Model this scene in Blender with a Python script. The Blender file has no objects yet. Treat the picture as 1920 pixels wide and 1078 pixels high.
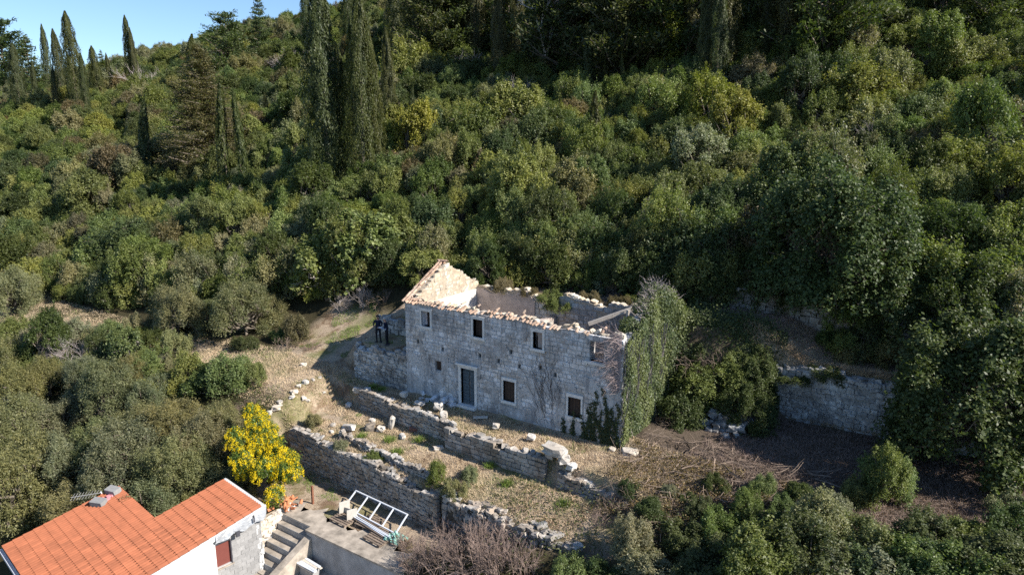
import bpy, math, random
import numpy as np
from mathutils import Vector, Matrix

R = math.radians
SC = bpy.context.scene
COL = SC.collection

# ------------------------------------------------------------------ camera, sky, sun, exposure
CAM = np.array((20.0, 0.0, 14.8)); PITCH = R(12.0); YAW = R(34.0); FPX = 1280.0
cd = bpy.data.cameras.new('camera'); cam = bpy.data.objects.new('camera', cd); COL.objects.link(cam)
cam.location = CAM; cam.rotation_euler = (R(90) - PITCH, 0, YAW)
cd.sensor_width = 36.0; cd.lens = 36.0 * FPX / 1920.0; cd.clip_start = 0.5; cd.clip_end = 30000
SC.camera = cam

SUN_EL = R(36.0)
SUN = Vector((0.986 * math.cos(SUN_EL), 0.167 * math.cos(SUN_EL), math.sin(SUN_EL)))
w = bpy.data.worlds.new('World'); SC.world = w; w.use_nodes = True
nt = w.node_tree; nt.nodes.clear()
sky = nt.nodes.new('ShaderNodeTexSky'); sky.sky_type = 'NISHITA'; sky.sun_disc = False
sky.sun_elevation = SUN_EL; sky.sun_rotation = math.atan2(SUN.x, SUN.y)
sky.air_density = 1.0; sky.dust_density = 0.0; sky.ozone_density = 5.0; sky.altitude = 200
bg = nt.nodes.new('ShaderNodeBackground'); bg.inputs[1].default_value = 0.086
wo = nt.nodes.new('ShaderNodeOutputWorld')
nt.links.new(sky.outputs[0], bg.inputs[0]); nt.links.new(bg.outputs[0], wo.inputs[0])
sl = bpy.data.lights.new('sun', 'SUN'); sl.energy = 4.8; sl.angle = R(0.53); sl.color = (1.0, 0.94, 0.85)
so = bpy.data.objects.new('sun', sl); COL.objects.link(so)
so.rotation_euler = SUN.to_track_quat('Z', 'Y').to_euler(); so.location = (40, 10, 40)
vs = SC.view_settings; vs.view_transform = 'Standard'; vs.look = 'None'; vs.exposure = 0.95; vs.gamma = 1.0
vs.use_curve_mapping = False
SC.cycles.max_bounces = 5; SC.cycles.diffuse_bounces = 3; SC.cycles.glossy_bounces = 2
SC.cycles.transmission_bounces = 3; SC.cycles.transparent_max_bounces = 4
SC.cycles.use_adaptive_sampling = False; SC.cycles.use_denoising = False

rng = np.random.default_rng(7)
random.seed(7)

# ------------------------------------------------------------------ terrain height
def sst(x, a, b):
    t = np.clip((x - a) / (b - a), 0, 1); return t * t * (3 - 2 * t)

def wob(X, Y, s=1.0):
    return (np.sin(X * .71 * s + 1.3) * np.cos(Y * .53 * s - .4) + .5 * np.sin(X * 1.7 * s - Y * 1.3 * s) + .3 * np.sin(X * 3.1 * s + Y * 2.7 * s + 2)) / 1.8

def y_low(X):    # lower retaining wall line
    return np.interp(X, [-12, -10, 0, 8, 12], [23.5, 23.3, 22.45, 22.1, 21.8])
def y_front(X):  # terrace wall before the old house
    return np.interp(X, [-12, -9.6, -2.0, -1.6, 8, 12], [27.5, 27.25, 26.35, 25.85, 25.5, 25.2])

PL = ([-60, 5, 12, 17, 22, 25, 28, 31, 33, 36, 40], [-35, -10, -6.6, -4.6, -1.4, .1, .7, 1.3, 2.2, 4.2, 6.2])
PM = ([-60, 8, 17, 19.42, 19.5, 22.5, 22.65, 25.52, 25.68, 28.7, 28.8, 35.3, 35.45, 39.78, 39.95, 40], [-35, -6.6, -5.3, -5.3, -3.5, -3.45, -1.5, -1.0, 0.0, .1, .3, .3, 5.0, 5.25, 6.2, 6.3])
PB = ([-60, 8, 17, 19.42, 19.5, 22.5, 22.65, 25.52, 25.68, 29.08, 29.22, 31.8, 32.0, 35, 40], [-35, -6.6, -5.3, -5.3, -3.5, -3.45, -1.5, -1.0, 0.0, .1, 2.4, 2.45, 3.5, 4.6, 6.3])
PR = ([-60, 5, 12, 17, 20, 22, 25, 28, 36.98, 37.14, 39.78, 39.95, 40], [-35, -9.5, -7, -4.9, -3.2, -1.9, -.6, 0, .35, 3.3, 3.6, 5.6, 5.8])

def ground(X, Y):
    X = np.asarray(X, float); Y = np.asarray(Y, float)
    a1 = y_low(X) + .32; a2 = y_front(X) + .32
    # remap so that the walls' curved lines fall on the profile's breaks
    Yp = np.where(Y < 19.5, Y, np.where(Y < a1, 19.5 + (Y - 19.5) / (a1 - 19.5) * (22.575 - 19.5),
         np.where(Y < a2, 22.575 + (Y - a1) / (a2 - a1) * (25.6 - 22.575),
         np.where(Y < 28.7, 25.6 + (Y - a2) / (28.7 - a2) * (28.7 - 25.6), Y))))
    zl = np.interp(Y, *PL); zm = np.interp(Yp, *PM); zb = np.interp(Yp, *PB); zr = np.interp(Y, *PR)
    wl = sst(X, -13.2, -11.4)
    wb = sst(X, -6.75, -6.65)
    xr = np.interp(Y, [21.0, 22.6, 25, 35, 36, 40], [1.2, 6.5, 8.3, 7.3, 9.5, 12])
    wr = sst(X, xr, xr + np.interp(Y, [22, 25, 35, 38], [2.0, 2.0, 1.0, 5]))
    z = zl * (1 - wl) + (zb * (1 - wb) + zm * wb) * wl
    z = z * (1 - wr) + zr * wr
    # wooded slope
    d = np.maximum(Y - 40, 0)
    up = .42 * d
    # the ridge beyond which the hill falls away
    q = -.61 * (X - 20 + 203) + .79 * (Y - 117)
    up = up - .55 * np.maximum(q, 0) - .004 * np.clip(q + 30, 0, 60) ** 2 * .5
    z = z + np.where(Y > 40, up, 0)
    z = z + wob(X, Y, .12) * 1.0 * sst(Y, 44, 70) + wob(X, Y, .5) * .25 * sst(Y, 41, 50)
    z = z + .05 * wob(X, Y, 1.6)
    return np.maximum(z, -60)

def g1(x, y): return float(ground(x, y))

def site(px, py):
    """walk the sight line of a picture point until it meets the ground"""
    u = (px - 960) / FPX; v = (py - 539) / FPX
    f = math.cos(PITCH) - v * math.sin(PITCH); c = -(math.sin(PITCH) + v * math.cos(PITCH))
    dx = u * math.cos(YAW) - f * math.sin(YAW); dy = u * math.sin(YAW) + f * math.cos(YAW)
    t = np.arange(14, 420, .12)
    X = CAM[0] + dx * t; Y = CAM[1] + dy * t; Z = CAM[2] + c * t
    h = np.nonzero(Z < ground(X, Y))[0]
    i = h[0] if len(h) else len(t) - 1
    return float(X[i]), float(Y[i]), float(ground(X[i], Y[i]))

def canopy(px, py, h=3.2):
    """the spot whose plants, h tall, meet the sight line"""
    u = (px - 960) / FPX; v = (py - 539) / FPX
    f = math.cos(PITCH) - v * math.sin(PITCH); c = -(math.sin(PITCH) + v * math.cos(PITCH))
    dx = u * math.cos(YAW) - f * math.sin(YAW); dy = u * math.sin(YAW) + f * math.cos(YAW)
    t = np.arange(44, 420, .15); X = CAM[0] + dx * t; Y = CAM[1] + dy * t; Z = CAM[2] + c * t
    k = np.nonzero((Z < ground(X, Y) + h) & (Y > 42))[0]
    if not len(k): return site(px, py)
    i = k[0]; return float(X[i]), float(Y[i]), float(ground(X[i], Y[i]))

def pix(X, Y, Z):
    x = X - CAM[0]; y = Y - CAM[1]; dz = Z - CAM[2]
    a = x * math.cos(YAW) + y * math.sin(YAW); b = -x * math.sin(YAW) + y * math.cos(YAW)
    dep = math.cos(PITCH) * b - math.sin(PITCH) * dz; up = math.sin(PITCH) * b + math.cos(PITCH) * dz
    dep = np.maximum(dep, .1)
    return 960 + FPX * a / dep, 539 - FPX * up / dep, dep

# ------------------------------------------------------------------ materials
MATS = {}
def mat(name):
    m = bpy.data.materials.new(name); m.use_nodes = True; MATS[name] = m
    t = m.node_tree; b = t.nodes['Principled BSDF']
    return m, t, b
def N(t, kind, **kw):
    n = t.nodes.new(kind)
    for k, v in kw.items():
        if k.startswith('i_'): n.inputs[k[2:].replace('_', ' ')].default_value = v
        else: setattr(n, k, v)
    return n
def L(t, a, b): t.links.new(a, b)
def c4(c): return (c[0], c[1], c[2], 1)
def noise(t, scale, detail=4, rough=.6, coord=None):
    n = N(t, 'ShaderNodeTexNoise'); n.inputs['Scale'].default_value = scale; n.inputs['Detail'].default_value = detail
    n.inputs['Roughness'].default_value = rough
    if coord is not None: L(t, coord, n.inputs['Vector'])
    return n.outputs['Fac']
def ramp(t, fac, stops):
    r = N(t, 'ShaderNodeValToRGB'); e = r.color_ramp.elements
    while len(e) < len(stops): e.new(.5)
    for k, (p, c) in enumerate(stops): e[k].position = p; e[k].color = c4(c) if len(c) == 3 else c
    L(t, fac, r.inputs[0]); return r.outputs[0]
def mix(t, fac, a, b, mode='MIX'):
    n = N(t, 'ShaderNodeMix', data_type='RGBA', blend_type=mode)
    for s, v in ((n.inputs[0], fac), (n.inputs[6], a), (n.inputs[7], b)):
        if isinstance(v, (int, float)): s.default_value = v
        elif isinstance(v, tuple): s.default_value = c4(v)
        else: L(t, v, s)
    return n.outputs[2]
def math_(t, op, a, b=None):
    n = N(t, 'ShaderNodeMath', operation=op)
    for s, v in ((n.inputs[0], a), (n.inputs[1], b)):
        if v is None: continue
        if isinstance(v, (int, float)): s.default_value = v
        else: L(t, v, s)
    return n.outputs[0]
def pos(t): return N(t, 'ShaderNodeNewGeometry').outputs['Position']
def bump(t, b, h, s=.5, d=.02):
    n = N(t, 'ShaderNodeBump'); n.inputs['Strength'].default_value = s; n.inputs['Distance'].default_value = d
    L(t, h, n.inputs['Height']); L(t, n.outputs[0], b.inputs['Normal'])

def leaf_material():
    m, t, b = mat('foliage')
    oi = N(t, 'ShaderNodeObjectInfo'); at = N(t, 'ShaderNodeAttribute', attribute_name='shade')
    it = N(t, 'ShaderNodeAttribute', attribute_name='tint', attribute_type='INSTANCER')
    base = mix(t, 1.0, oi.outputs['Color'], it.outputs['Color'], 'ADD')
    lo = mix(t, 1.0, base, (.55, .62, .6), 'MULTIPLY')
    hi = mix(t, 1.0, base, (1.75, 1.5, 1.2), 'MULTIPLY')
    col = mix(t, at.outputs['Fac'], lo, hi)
    L(t, col, b.inputs['Base Color']); b.inputs['Roughness'].default_value = .5; b.inputs['Specular IOR Level'].default_value = .35
    tr = N(t, 'ShaderNodeBsdfTranslucent'); trc = mix(t, 1.0, col, (1.2, 1.35, .6), 'MULTIPLY'); L(t, trc, tr.inputs[0])
    mx = N(t, 'ShaderNodeMixShader'); mx.inputs[0].default_value = .34
    L(t, b.outputs[0], mx.inputs[1]); L(t, tr.outputs[0], mx.inputs[2])
    L(t, mx.outputs[0], t.nodes['Material Output'].inputs[0]); return m
LEAF = leaf_material()

def plain(name, c, rough=.8, var=.0, scale=6, spec=.2, metal=0, bmp=0, use_random=0.0):
    m, t, b = mat(name); b.inputs['Roughness'].default_value = rough; b.inputs['Specular IOR Level'].default_value = spec; b.inputs['Metallic'].default_value = metal
    p = pos(t); f = noise(t, scale, 5, .65, p)
    col = mix(t, ramp(t, f, [(.3, (0, 0, 0)), (.7, (1, 1, 1))]), tuple(x * (1 - var) for x in c), tuple(min(1, x * (1 + var)) for x in c))
    if use_random:
        r = N(t, 'ShaderNodeObjectInfo').outputs['Random']
        k = math_(t, 'ADD', math_(t, 'MULTIPLY', r, use_random), 1 - use_random / 2)
        vm = N(t, 'ShaderNodeVectorMath', operation='SCALE'); L(t, col, vm.inputs[0]); L(t, k, vm.inputs['Scale']); col = vm.outputs[0]
    L(t, col, b.inputs['Base Color'])
    if bmp: bump(t, b, noise(t, scale * 4, 4, .6, p), bmp, .02)
    return m

def stone_material(name, base, warm, dark, stain=.5, rnd=.5, lich=.5, streak=0.0):
    """weathered limestone: piece to piece variation, warm patches, grey-black lichen"""
    m, t, b = mat(name); b.inputs['Roughness'].default_value = .9; b.inputs['Specular IOR Level'].default_value = .15
    p = pos(t); oi = N(t, 'ShaderNodeObjectInfo'); at = N(t, 'ShaderNodeAttribute', attribute_name='shade')
    r = math_(t, 'FRACT', math_(t, 'ADD', oi.outputs['Random'], at.outputs['Fac']))
    col = mix(t, ramp(t, noise(t, 1.1, 5, .6, p), [(.42, (0, 0, 0)), (.62, (1, 1, 1))]), base, warm)
    k = math_(t, 'ADD', math_(t, 'MULTIPLY', r, rnd), 1 - rnd / 2)
    vm = N(t, 'ShaderNodeVectorMath', operation='SCALE'); L(t, col, vm.inputs[0]); L(t, k, vm.inputs['Scale']); col = vm.outputs[0]
    f1 = ramp(t, noise(t, .55, 6, .7, p), [(.45, (0, 0, 0)), (.68, (1, 1, 1))])
    col = mix(t, math_(t, 'MULTIPLY', f1, stain), col, dark)
    f2 = ramp(t, noise(t, 7, 6, .75, p), [(.5, (0, 0, 0)), (.66, (1, 1, 1))])
    col = mix(t, math_(t, 'MULTIPLY', f2, lich), col, tuple(x * .6 for x in dark))
    if streak:
        mp = N(t, 'ShaderNodeMapping'); mp.inputs['Scale'].default_value = (1.6, 1.6, .22); L(t, p, mp.inputs['Vector'])
        f4 = ramp(t, noise(t, 1.6, 6, .7, mp.outputs[0]), [(.5, (0, 0, 0)), (.68, (1, 1, 1))])
        col = mix(t, math_(t, 'MULTIPLY', f4, streak), col, dark)
        f5 = ramp(t, noise(t, 2.3, 6, .7, p), [(.56, (0, 0, 0)), (.66, (1, 1, 1))])
        col = mix(t, math_(t, 'MULTIPLY', f5, streak), col, tuple(min(1, x * 1.3) for x in base))
    f3 = ramp(t, noise(t, 16, 4, .7, p), [(.55, (0, 0, 0)), (.7, (1, 1, 1))])
    col = mix(t, math_(t, 'MULTIPLY', f3, .35), col, tuple(min(1, x * 1.35) for x in base))
    L(t, col, b.inputs['Base Color']); bump(t, b, noise(t, 14, 6, .7, p), .7, .03); return m

M_STONE = stone_material('facade_limestone', (.64, .65, .67), (.60, .56, .52), (.17, .173, .188), .55, .55, .5, .55)
M_MORTAR = stone_material('facade_lime_mortar', (.50, .50, .50), (.47, .44, .41), (.15, .153, .165), .55, .0, .5, .55)
M_RENDER = stone_material('old_lime_render', (.50, .505, .515), (.47, .44, .41), (.15, .155, .17), .75, .0, .55, .75)
M_GABLE = stone_material('gable_rubble', (.50, .46, .39), (.50, .39, .27), (.30, .27, .23), .3, .5, .25)
M_GABLEM = plain('gable_earth_mortar', (.40, .33, .25), .95, .25, 8, bmp=.4)
M_DRY = stone_material('dry_stone', (.37, .35, .325), (.36, .29, .225), (.10, .095, .085), .5, .6, .55)
M_GREY = stone_material('grey_boulder', (.50, .48, .45), (.50, .44, .37), (.2, .19, .18), .45, .3, .45)
M_WHITE = stone_material('white_limestone', (.56, .53, .49), (.54, .46, .37), (.3, .28, .25), .2, .3, .2)
M_DARKCORE = plain('wall_fill_soil', (.10, .085, .065), 1, .4, 5)
M_LIME = stone_material('limewashed_stone', (.46, .46, .45), (.42, .38, .34), (.10, .105, .11), .85, .6, .6, .5)  # strong dark stain weathers the stone and paints in the right-hand wall's shade
M_PLASTER = plain('white_plaster', (.62, .58, .53), .9, .18, 2.5, bmp=.2)
M_PINK = plain('weathered_pink_plaster', (.44, .37, .33), .95, .28, 2.2, bmp=.3)
M_WALLW = plain('painted_white_wall', (.6, .6, .59), .85, .08, 1.3, bmp=.15)
M_BLOCK = plain('concrete_block', (.27, .265, .26), .95, .14, 9, bmp=.3, use_random=.25)
M_JOINT = plain('block_mortar', (.42, .41, .4), .95, .15, 9)
M_TILE = plain('new_clay_tile', (.285, .096, .047), .7, .16, 2.2, spec=.2, use_random=.3)
M_OLDT = stone_material('old_clay_tile', (.42, .28, .20), (.45, .36, .285), (.17, .14, .12), .45, .7, .5)
M_CONC = plain('old_concrete', (.33, .285, .235), .95, .5, 1.7, bmp=.3)
M_RISER = plain('concrete_wall_face', (.30, .30, .30), .95, .3, 1.2, bmp=.3)
M_BLUE = plain('faded_blue_door_paint', (.085, .115, .14), .7, .35, 9, bmp=.2)
M_BROWN = plain('old_brown_timber', (.06, .042, .034), .8, .4, 10, bmp=.2)
M_REDSH = plain('red_brown_shutter', (.16, .05, .04), .6, .08, 5)
M_FRAME = plain('dressed_window_stone', (.66, .65, .63), .9, .18, 6, bmp=.2)
M_TIMBER = plain('bleached_timber', (.55, .49, .42), .85, .2, 9)
M_PALLET = plain('weathered_pallet_wood', (.20, .155, .12), .9, .3, 12, use_random=.3)
M_METAL = plain('white_painted_metal', (.60, .63, .68), .45, .05, 6, spec=.4)
M_GREYM = plain('grey_membrane', (.40, .42, .45), .55, .12, 3, spec=.4)
M_DKM = plain('dark_flashing', (.06, .06, .07), .6, .2, 4)
M_NET = plain('green_netting', (.22, .42, .36), .8, .25, 12)
M_CARD = plain('pale_grey_board', (.50, .47, .42), .8, .1, 6)
M_BARK = plain('grey_brown_bark', (.15, .125, .10), .95, .35, 9, bmp=.3)
M_TWIG = plain('dry_twig', (.21, .16, .125), .95, .45, 2)
M_PTWIG = plain('red_brown_twig', (.25, .185, .155), .95, .35, 1.2)
M_GTWIG = plain('pale_grey_twig', (.34, .295, .28), .95, .25, 3)
M_STRAW = plain('straw', (.50, .39, .26), .95, .35, 1.5)
M_GRASS = plain('green_grass', (.13, .19, .035), .8, .4, 1.5)
M_YEL = plain('yellow_blossom', (.66, .49, .012), .8, .2, 9)
M_RUST = plain('rusty_post', (.2, .09, .055), .9, .3, 8)
M_PINKF = plain('pink_foam', (.65, .25, .27), .9, .3, 12)
M_GUT = plain('gutter_metal', (.65, .66, .70), .4, .06, 5, spec=.5)

def ground_material():
    m, t, b = mat('hillside_ground'); b.inputs['Roughness'].default_value = 1; b.inputs['Specular IOR Level'].default_value = .05
    p = pos(t); dry = N(t, 'ShaderNodeAttribute', attribute_name='dry').outputs['Fac']
    mul = N(t, 'ShaderNodeAttribute', attribute_name='mulch').outputs['Fac']
    n1 = noise(t, .8, 6, .65, p); n2 = noise(t, 5, 6, .7, p); n3 = noise(t, .35, 4, .6, p); n4 = noise(t, 22, 4, .7, p)
    wood = mix(t, n1, (.03, .03, .016), (.085, .07, .04))
    straw = mix(t, n2, (.27, .205, .145), (.52, .41, .30))
    straw = mix(t, ramp(t, n4, [(.5, (0, 0, 0)), (.75, (1, 1, 1))]), straw, (.55, .45, .32))
    soil = mix(t, ramp(t, n1, [(.48, (0, 0, 0)), (.6, (1, 1, 1))]), straw, (.21, .145, .095))
    grn = mix(t, n2, (.09, .12, .03), (.19, .21, .06))
    lawn = mix(t, math_(t, 'MULTIPLY', ramp(t, n3, [(.48, (0, 0, 0)), (.62, (1, 1, 1))]), .6), soil, grn)
    mulc = mix(t, n4, (.06, .046, .037), (.20, .155, .122))
    c = mix(t, dry, wood, lawn); c = mix(t, mul, c, mulc)
    L(t, c, b.inputs['Base Color']); bump(t, b, n4, .9, .08); return m
M_GROUND = ground_material()

# ------------------------------------------------------------------ mesh helpers
class MB:
    def __init__(s): s.v = []; s.f = []; s.m = []
    def add(s, vs, fs, mi=0):
        o = len(s.v); s.v += [tuple(v) for v in vs]; s.f += [tuple(i + o for i in f) for f in fs]; s.m += [mi] * len(fs)
    def box(s, x0, x1, y0, y1, z0, z1, mi=0, M=None):
        vs = [Vector((x, y, z)) for z in (z0, z1) for y in (y0, y1) for x in (x0, x1)]
        if M is not None: vs = [M @ v for v in vs]
        s.add(vs, [(0, 2, 3, 1), (4, 5, 7, 6), (0, 1, 5, 4), (2, 6, 7, 3), (0, 4, 6, 2), (1, 3, 7, 5)], mi)
    def bar(s, a, b, w, h, mi=0, up=(0, 0, 1)):
        a = Vector(a); b = Vector(b); d = (b - a).normalized(); u = Vector(up)
        if abs(d.dot(u)) > .98: u = Vector((1, 0, 0))
        sd = d.cross(u).normalized(); u = sd.cross(d)
        vs = [p + sd * (i * w / 2) + u * (j * h / 2) for p in (a, b) for i, j in ((-1, -1), (1, -1), (1, 1), (-1, 1))]
        s.add(vs, [(0, 3, 2, 1), (4, 5, 6, 7), (0, 1, 5, 4), (1, 2, 6, 5), (2, 3, 7, 6), (3, 0, 4, 7)], mi)
    def tube(s, pts, rad, n=6, mi=0, cap=True):
        pts = [Vector(p) for p in pts]; rings = []
        vs = []
        for k, p in enumerate(pts):
            d = (pts[min(k + 1, len(pts) - 1)] - pts[max(k - 1, 0)]).normalized()
            u = Vector((0, 0, 1)) if abs(d.z) < .9 else Vector((1, 0, 0))
            a = d.cross(u).normalized(); b2 = d.cross(a)
            r = rad[k] if hasattr(rad, '__len__') else rad
            vs += [p + a * (r * math.cos(2 * math.pi * i / n)) + b2 * (r * math.sin(2 * math.pi * i / n)) for i in range(n)]
        fs = [(k * n + i, k * n + (i + 1) % n, (k + 1) * n + (i + 1) % n, (k + 1) * n + i) for k in range(len(pts) - 1) for i in range(n)]
        if cap: fs += [tuple(range(n))[::-1], tuple((len(pts) - 1) * n + i for i in range(n))]
        s.add(vs, fs, mi)
    def mesh(s, name, mats):
        me = bpy.data.meshes.new(name); me.from_pydata(s.v, [], s.f)
        for m in (mats if isinstance(mats, (list, tuple)) else [mats]): me.materials.append(m)
        if any(s.m): me.polygons.foreach_set('material_index', s.m)
        me.update(); return me

def link(name, me, parent=None, loc=(0, 0, 0), rot=None, scale=None, **props):
    o = bpy.data.objects.new(name, me); COL.objects.link(o)
    loc = Vector(loc)
    if parent is not None: o.parent = parent; loc = loc - PW.get(parent.name, Vector((0, 0, 0)))
    PW[o.name] = Vector(loc) + (PW.get(parent.name, Vector((0, 0, 0))) if parent is not None else Vector((0, 0, 0)))
    o.location = loc
    if rot is not None: o.rotation_euler = rot
    if scale is not None: o.scale = scale
    for k, v in props.items(): o[k] = v
    return o
PW = {}
def thing(name, label, cat, loc=(0, 0, 0), rotz=0, group=None, scale=None):
    o = link(name, None, None, loc, (0, 0, rotz), scale, label=label, category=cat, kind='thing')
    if group: o['group'] = group
    return o
def part(name, mb, mats, parent, **props): return _part(name, mb, mats, parent, props)
def _part(name, mb, mats, parent, props):
    """mesh given in world coordinates, hung under an unrotated parent"""
    me = mb.mesh(name, mats) if isinstance(mb, MB) else mb
    return link(name, me, parent, (0, 0, 0), **props)

def np_mesh(name, V, Q, mats, shade=None, tri=False):
    """big mesh from arrays: V (n,3), Q (m,k) face indices"""
    me = bpy.data.meshes.new(name); k = Q.shape[1]
    me.vertices.add(len(V)); me.vertices.foreach_set('co', np.ascontiguousarray(V, np.float32).ravel())
    me.loops.add(Q.size); me.loops.foreach_set('vertex_index', np.ascontiguousarray(Q, np.int32).ravel())
    me.polygons.add(len(Q)); me.polygons.foreach_set('loop_start', np.arange(0, Q.size, k, dtype=np.int32))
    if shade is not None:
        a = me.attributes.new('shade', 'FLOAT', 'POINT'); a.data.foreach_set('value', np.ascontiguousarray(shade, np.float32))
    for m in (mats if isinstance(mats, (list, tuple)) else [mats]): me.materials.append(m)
    me.update(calc_edges=True); me.shade_flat(); return me

def unit(v): return v / np.maximum(np.linalg.norm(v, axis=-1, keepdims=True), 1e-9)
def rnd_dir(n, r=None): return unit((r or rng).normal(size=(n, 3)))

def leaf_arrays(C, nrm, size, aspect, along=None):
    n = len(C)
    if along is None: along = rnd_dir(n)
    U = unit(np.cross(nrm, np.cross(along, nrm) + 1e-6)); U = unit(along - nrm * np.sum(along * nrm, 1, keepdims=True) + 1e-6)
    W = np.cross(nrm, U)
    s = np.asarray(size).reshape(-1, 1) * np.ones((n, 1))
    V = np.stack([C - U * s * .5, C + W * s * aspect * .5 + U * s * .05, C + U * s * .5, C - W * s * aspect * .5 + U * s * .05], 1)
    return V
def leaf_mesh(name, C, nrm, size, aspect, along=None, shade=None, mats=None):
    V = leaf_arrays(C, nrm, size, aspect, along); n = len(C)
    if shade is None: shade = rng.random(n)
    return np_mesh(name, V.reshape(-1, 3), np.arange(4 * n).reshape(n, 4), mats or LEAF, np.repeat(shade, 4))

def seg_mesh(name, S, mats):
    """many thin three-sided twigs: S rows = p0(3) p1(3) r0 r1"""
    S = np.asarray(S, float); a = S[:, :3]; b = S[:, 3:6]; d = unit(b - a)
    u = unit(np.cross(d, np.where(np.abs(d[:, 2:3]) < .9, np.array([[0, 0, 1.]]), np.array([[1., 0, 0]])))); v = np.cross(d, u)
    vs = []
    for P, r in ((a, S[:, 6:7]), (b, S[:, 7:8])):
        for k in range(3):
            an = 2 * math.pi * k / 3; vs.append(P + r * (u * math.cos(an) + v * math.sin(an)))
    V = np.stack(vs, 1).reshape(-1, 3); o = np.arange(len(S))[:, None, None] * 6
    Q = (np.array([[0, 1, 4, 3], [1, 2, 5, 4], [2, 0, 3, 5]])[None] + o).reshape(-1, 4)
    return np_mesh(name, V, Q, mats)

# ------------------------------------------------------------------ ground sheet
def build_ground():
    def lines(lo, hi, f0, f1, fine, ratio):
        a = list(np.arange(f0, f1 + 1e-6, fine)); s = fine; x = f1
        while x < hi: s *= ratio; x += s; a.append(x)
        s = fine; x = f0
        while x > lo: s *= ratio; x -= s; a.insert(0, x)
        return np.array(a)
    xs = lines(-4000, 4000, -16, 22, .3, 1.09); ys = lines(-3000, 6000, 15, 43, .16, 1.09)
    X, Y = np.meshgrid(xs, ys); Z = ground(X, Y)
    V = np.stack([X, Y, Z], -1).reshape(-1, 3); nx = len(xs); ny = len(ys)
    i = (np.arange(ny - 1)[:, None] * nx + np.arange(nx - 1)[None]).reshape(-1, 1)
    me = np_mesh('hillside', V, np.concatenate([i, i + 1, i + nx + 1, i + nx], 1), M_GROUND)
    X = X.ravel(); Y = Y.ravel()
    def blob(x0, x1, y0, y1, e=.7): return sst(X, x0 - e, x0 + e) * (1 - sst(X, x1 - e, x1 + e)) * sst(Y, y0 - e, y0 + e) * (1 - sst(Y, y1 - e, y1 + e))
    yp = np.interp(X, [-60, -45, -36, -24, -17, -12], [22.5, 23.5, 25, 25.3, 25.8, 26])
    path = (1 - sst(np.abs(Y - yp), .9, 2.1)) * (1 - sst(X, -13, -10)) * sst(X, -70, -60)
    dry = np.maximum.reduce([blob(-13, 10.5, 22.4, 29.2), path, blob(-19, -7, 27, 34), blob(7, 18, 36.7, 39.6, .3), blob(-7, 9, 35.4, 39), blob(-12, 1.5, 19.3, 22.8), blob(-9, 2, 14, 19.4)])
    mulch = np.maximum(blob(10.5, 28, 26, 36.6, 1.2), blob(7, 12, 29, 36) * .8)
    for nme, a in (('dry', dry), ('mulch', mulch)):
        at = me.attributes.new(nme, 'FLOAT', 'POINT'); at.data.foreach_set('value', a.astype(np.float32))
    me.shade_smooth()
    o = link('hillside_ground', me, kind='structure', label='wooded hillside ground with terraces')
build_ground()

def far_hills():
    mb = MB(); n = 60; vs = []
    m = plain('far_mountain_rock', (.30, .29, .31), 1, .25, .004)
    for k in range(n):
        x = -9000 + k * 180
        h = 330 + 120 * math.sin(k * .37) + 60 * math.sin(k * 1.1 + 1)
        for yy, zz in ((2600, -80), (3400, h * .55), (4300, h), (5600, -80)): vs.append((x + 30 * math.sin(k * 3.3 + yy), yy + 120 * math.sin(k * .9), zz))
    fs = [(k * 4 + j, k * 4 + 4 + j, k * 4 + 5 + j, k * 4 + 1 + j) for k in range(n - 1) for j in range(3)]
    mb.add(vs, fs)
    link('mountains', mb.mesh('mountains', m), kind='structure', label='distant pale mountain ridge on the horizon')
far_hills()
# ------------------------------------------------------------------ stonework
def stone_proto(seed, rnd, jit):
    r = np.random.default_rng(seed); g = (-.5, 0, .5); vid = {}; V = []; F = []
    def vi(p):
        k = tuple(round(x * 2) for x in p)
        if k not in vid:
            vid[k] = len(V); q = np.array(p, float); sph = q / max(np.linalg.norm(q), 1e-6) * .56
            q = q * (1 - rnd) + sph * rnd + r.uniform(-jit, jit, 3); V.append(q)
        return vid[k]
    for ax in range(3):
        for sd in (-.5, .5):
            for i in range(2):
                for j in range(2):
                    qs = []
                    for a, b in ((0, 0), (1, 0), (1, 1), (0, 1)):
                        p = [0, 0, 0]; p[ax] = sd; p[(ax + 1) % 3] = g[i + a]; p[(ax + 2) % 3] = g[j + b]; qs.append(vi(p))
                    F.append(qs if sd > 0 else qs[::-1])
    return np.array(V), np.array(F)
PROTO_BLOCK = [stone_proto(100 + k, .13, .035) for k in range(6)]
PROTO_RUB = [stone_proto(200 + k, .22, .1) for k in range(8)]
_pm = {}
def proto_mesh(kind, k, m):
    key = (kind, k, m.name)
    if key not in _pm:
        V, F = (PROTO_BLOCK if kind == 'block' else PROTO_RUB)[k]
        _pm[key] = np_mesh('stone', V, F, m)
    return _pm[key]

def rowsplit(u0, u1, z0, z1, holes):
    iv = [(u0, u1)]
    for (a, b, c, d) in holes:
        if z1 > c + .02 and z0 < d - .02:
            n = []
            for (p, q) in iv:
                if b <= p or a >= q: n.append((p, q)); continue
                if a - p > .06: n.append((p, a))
                if q - b > .06: n.append((b, q))
            iv = n
    return iv

def F_(v): return v if callable(v) else (lambda u, v=v: v)

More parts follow.
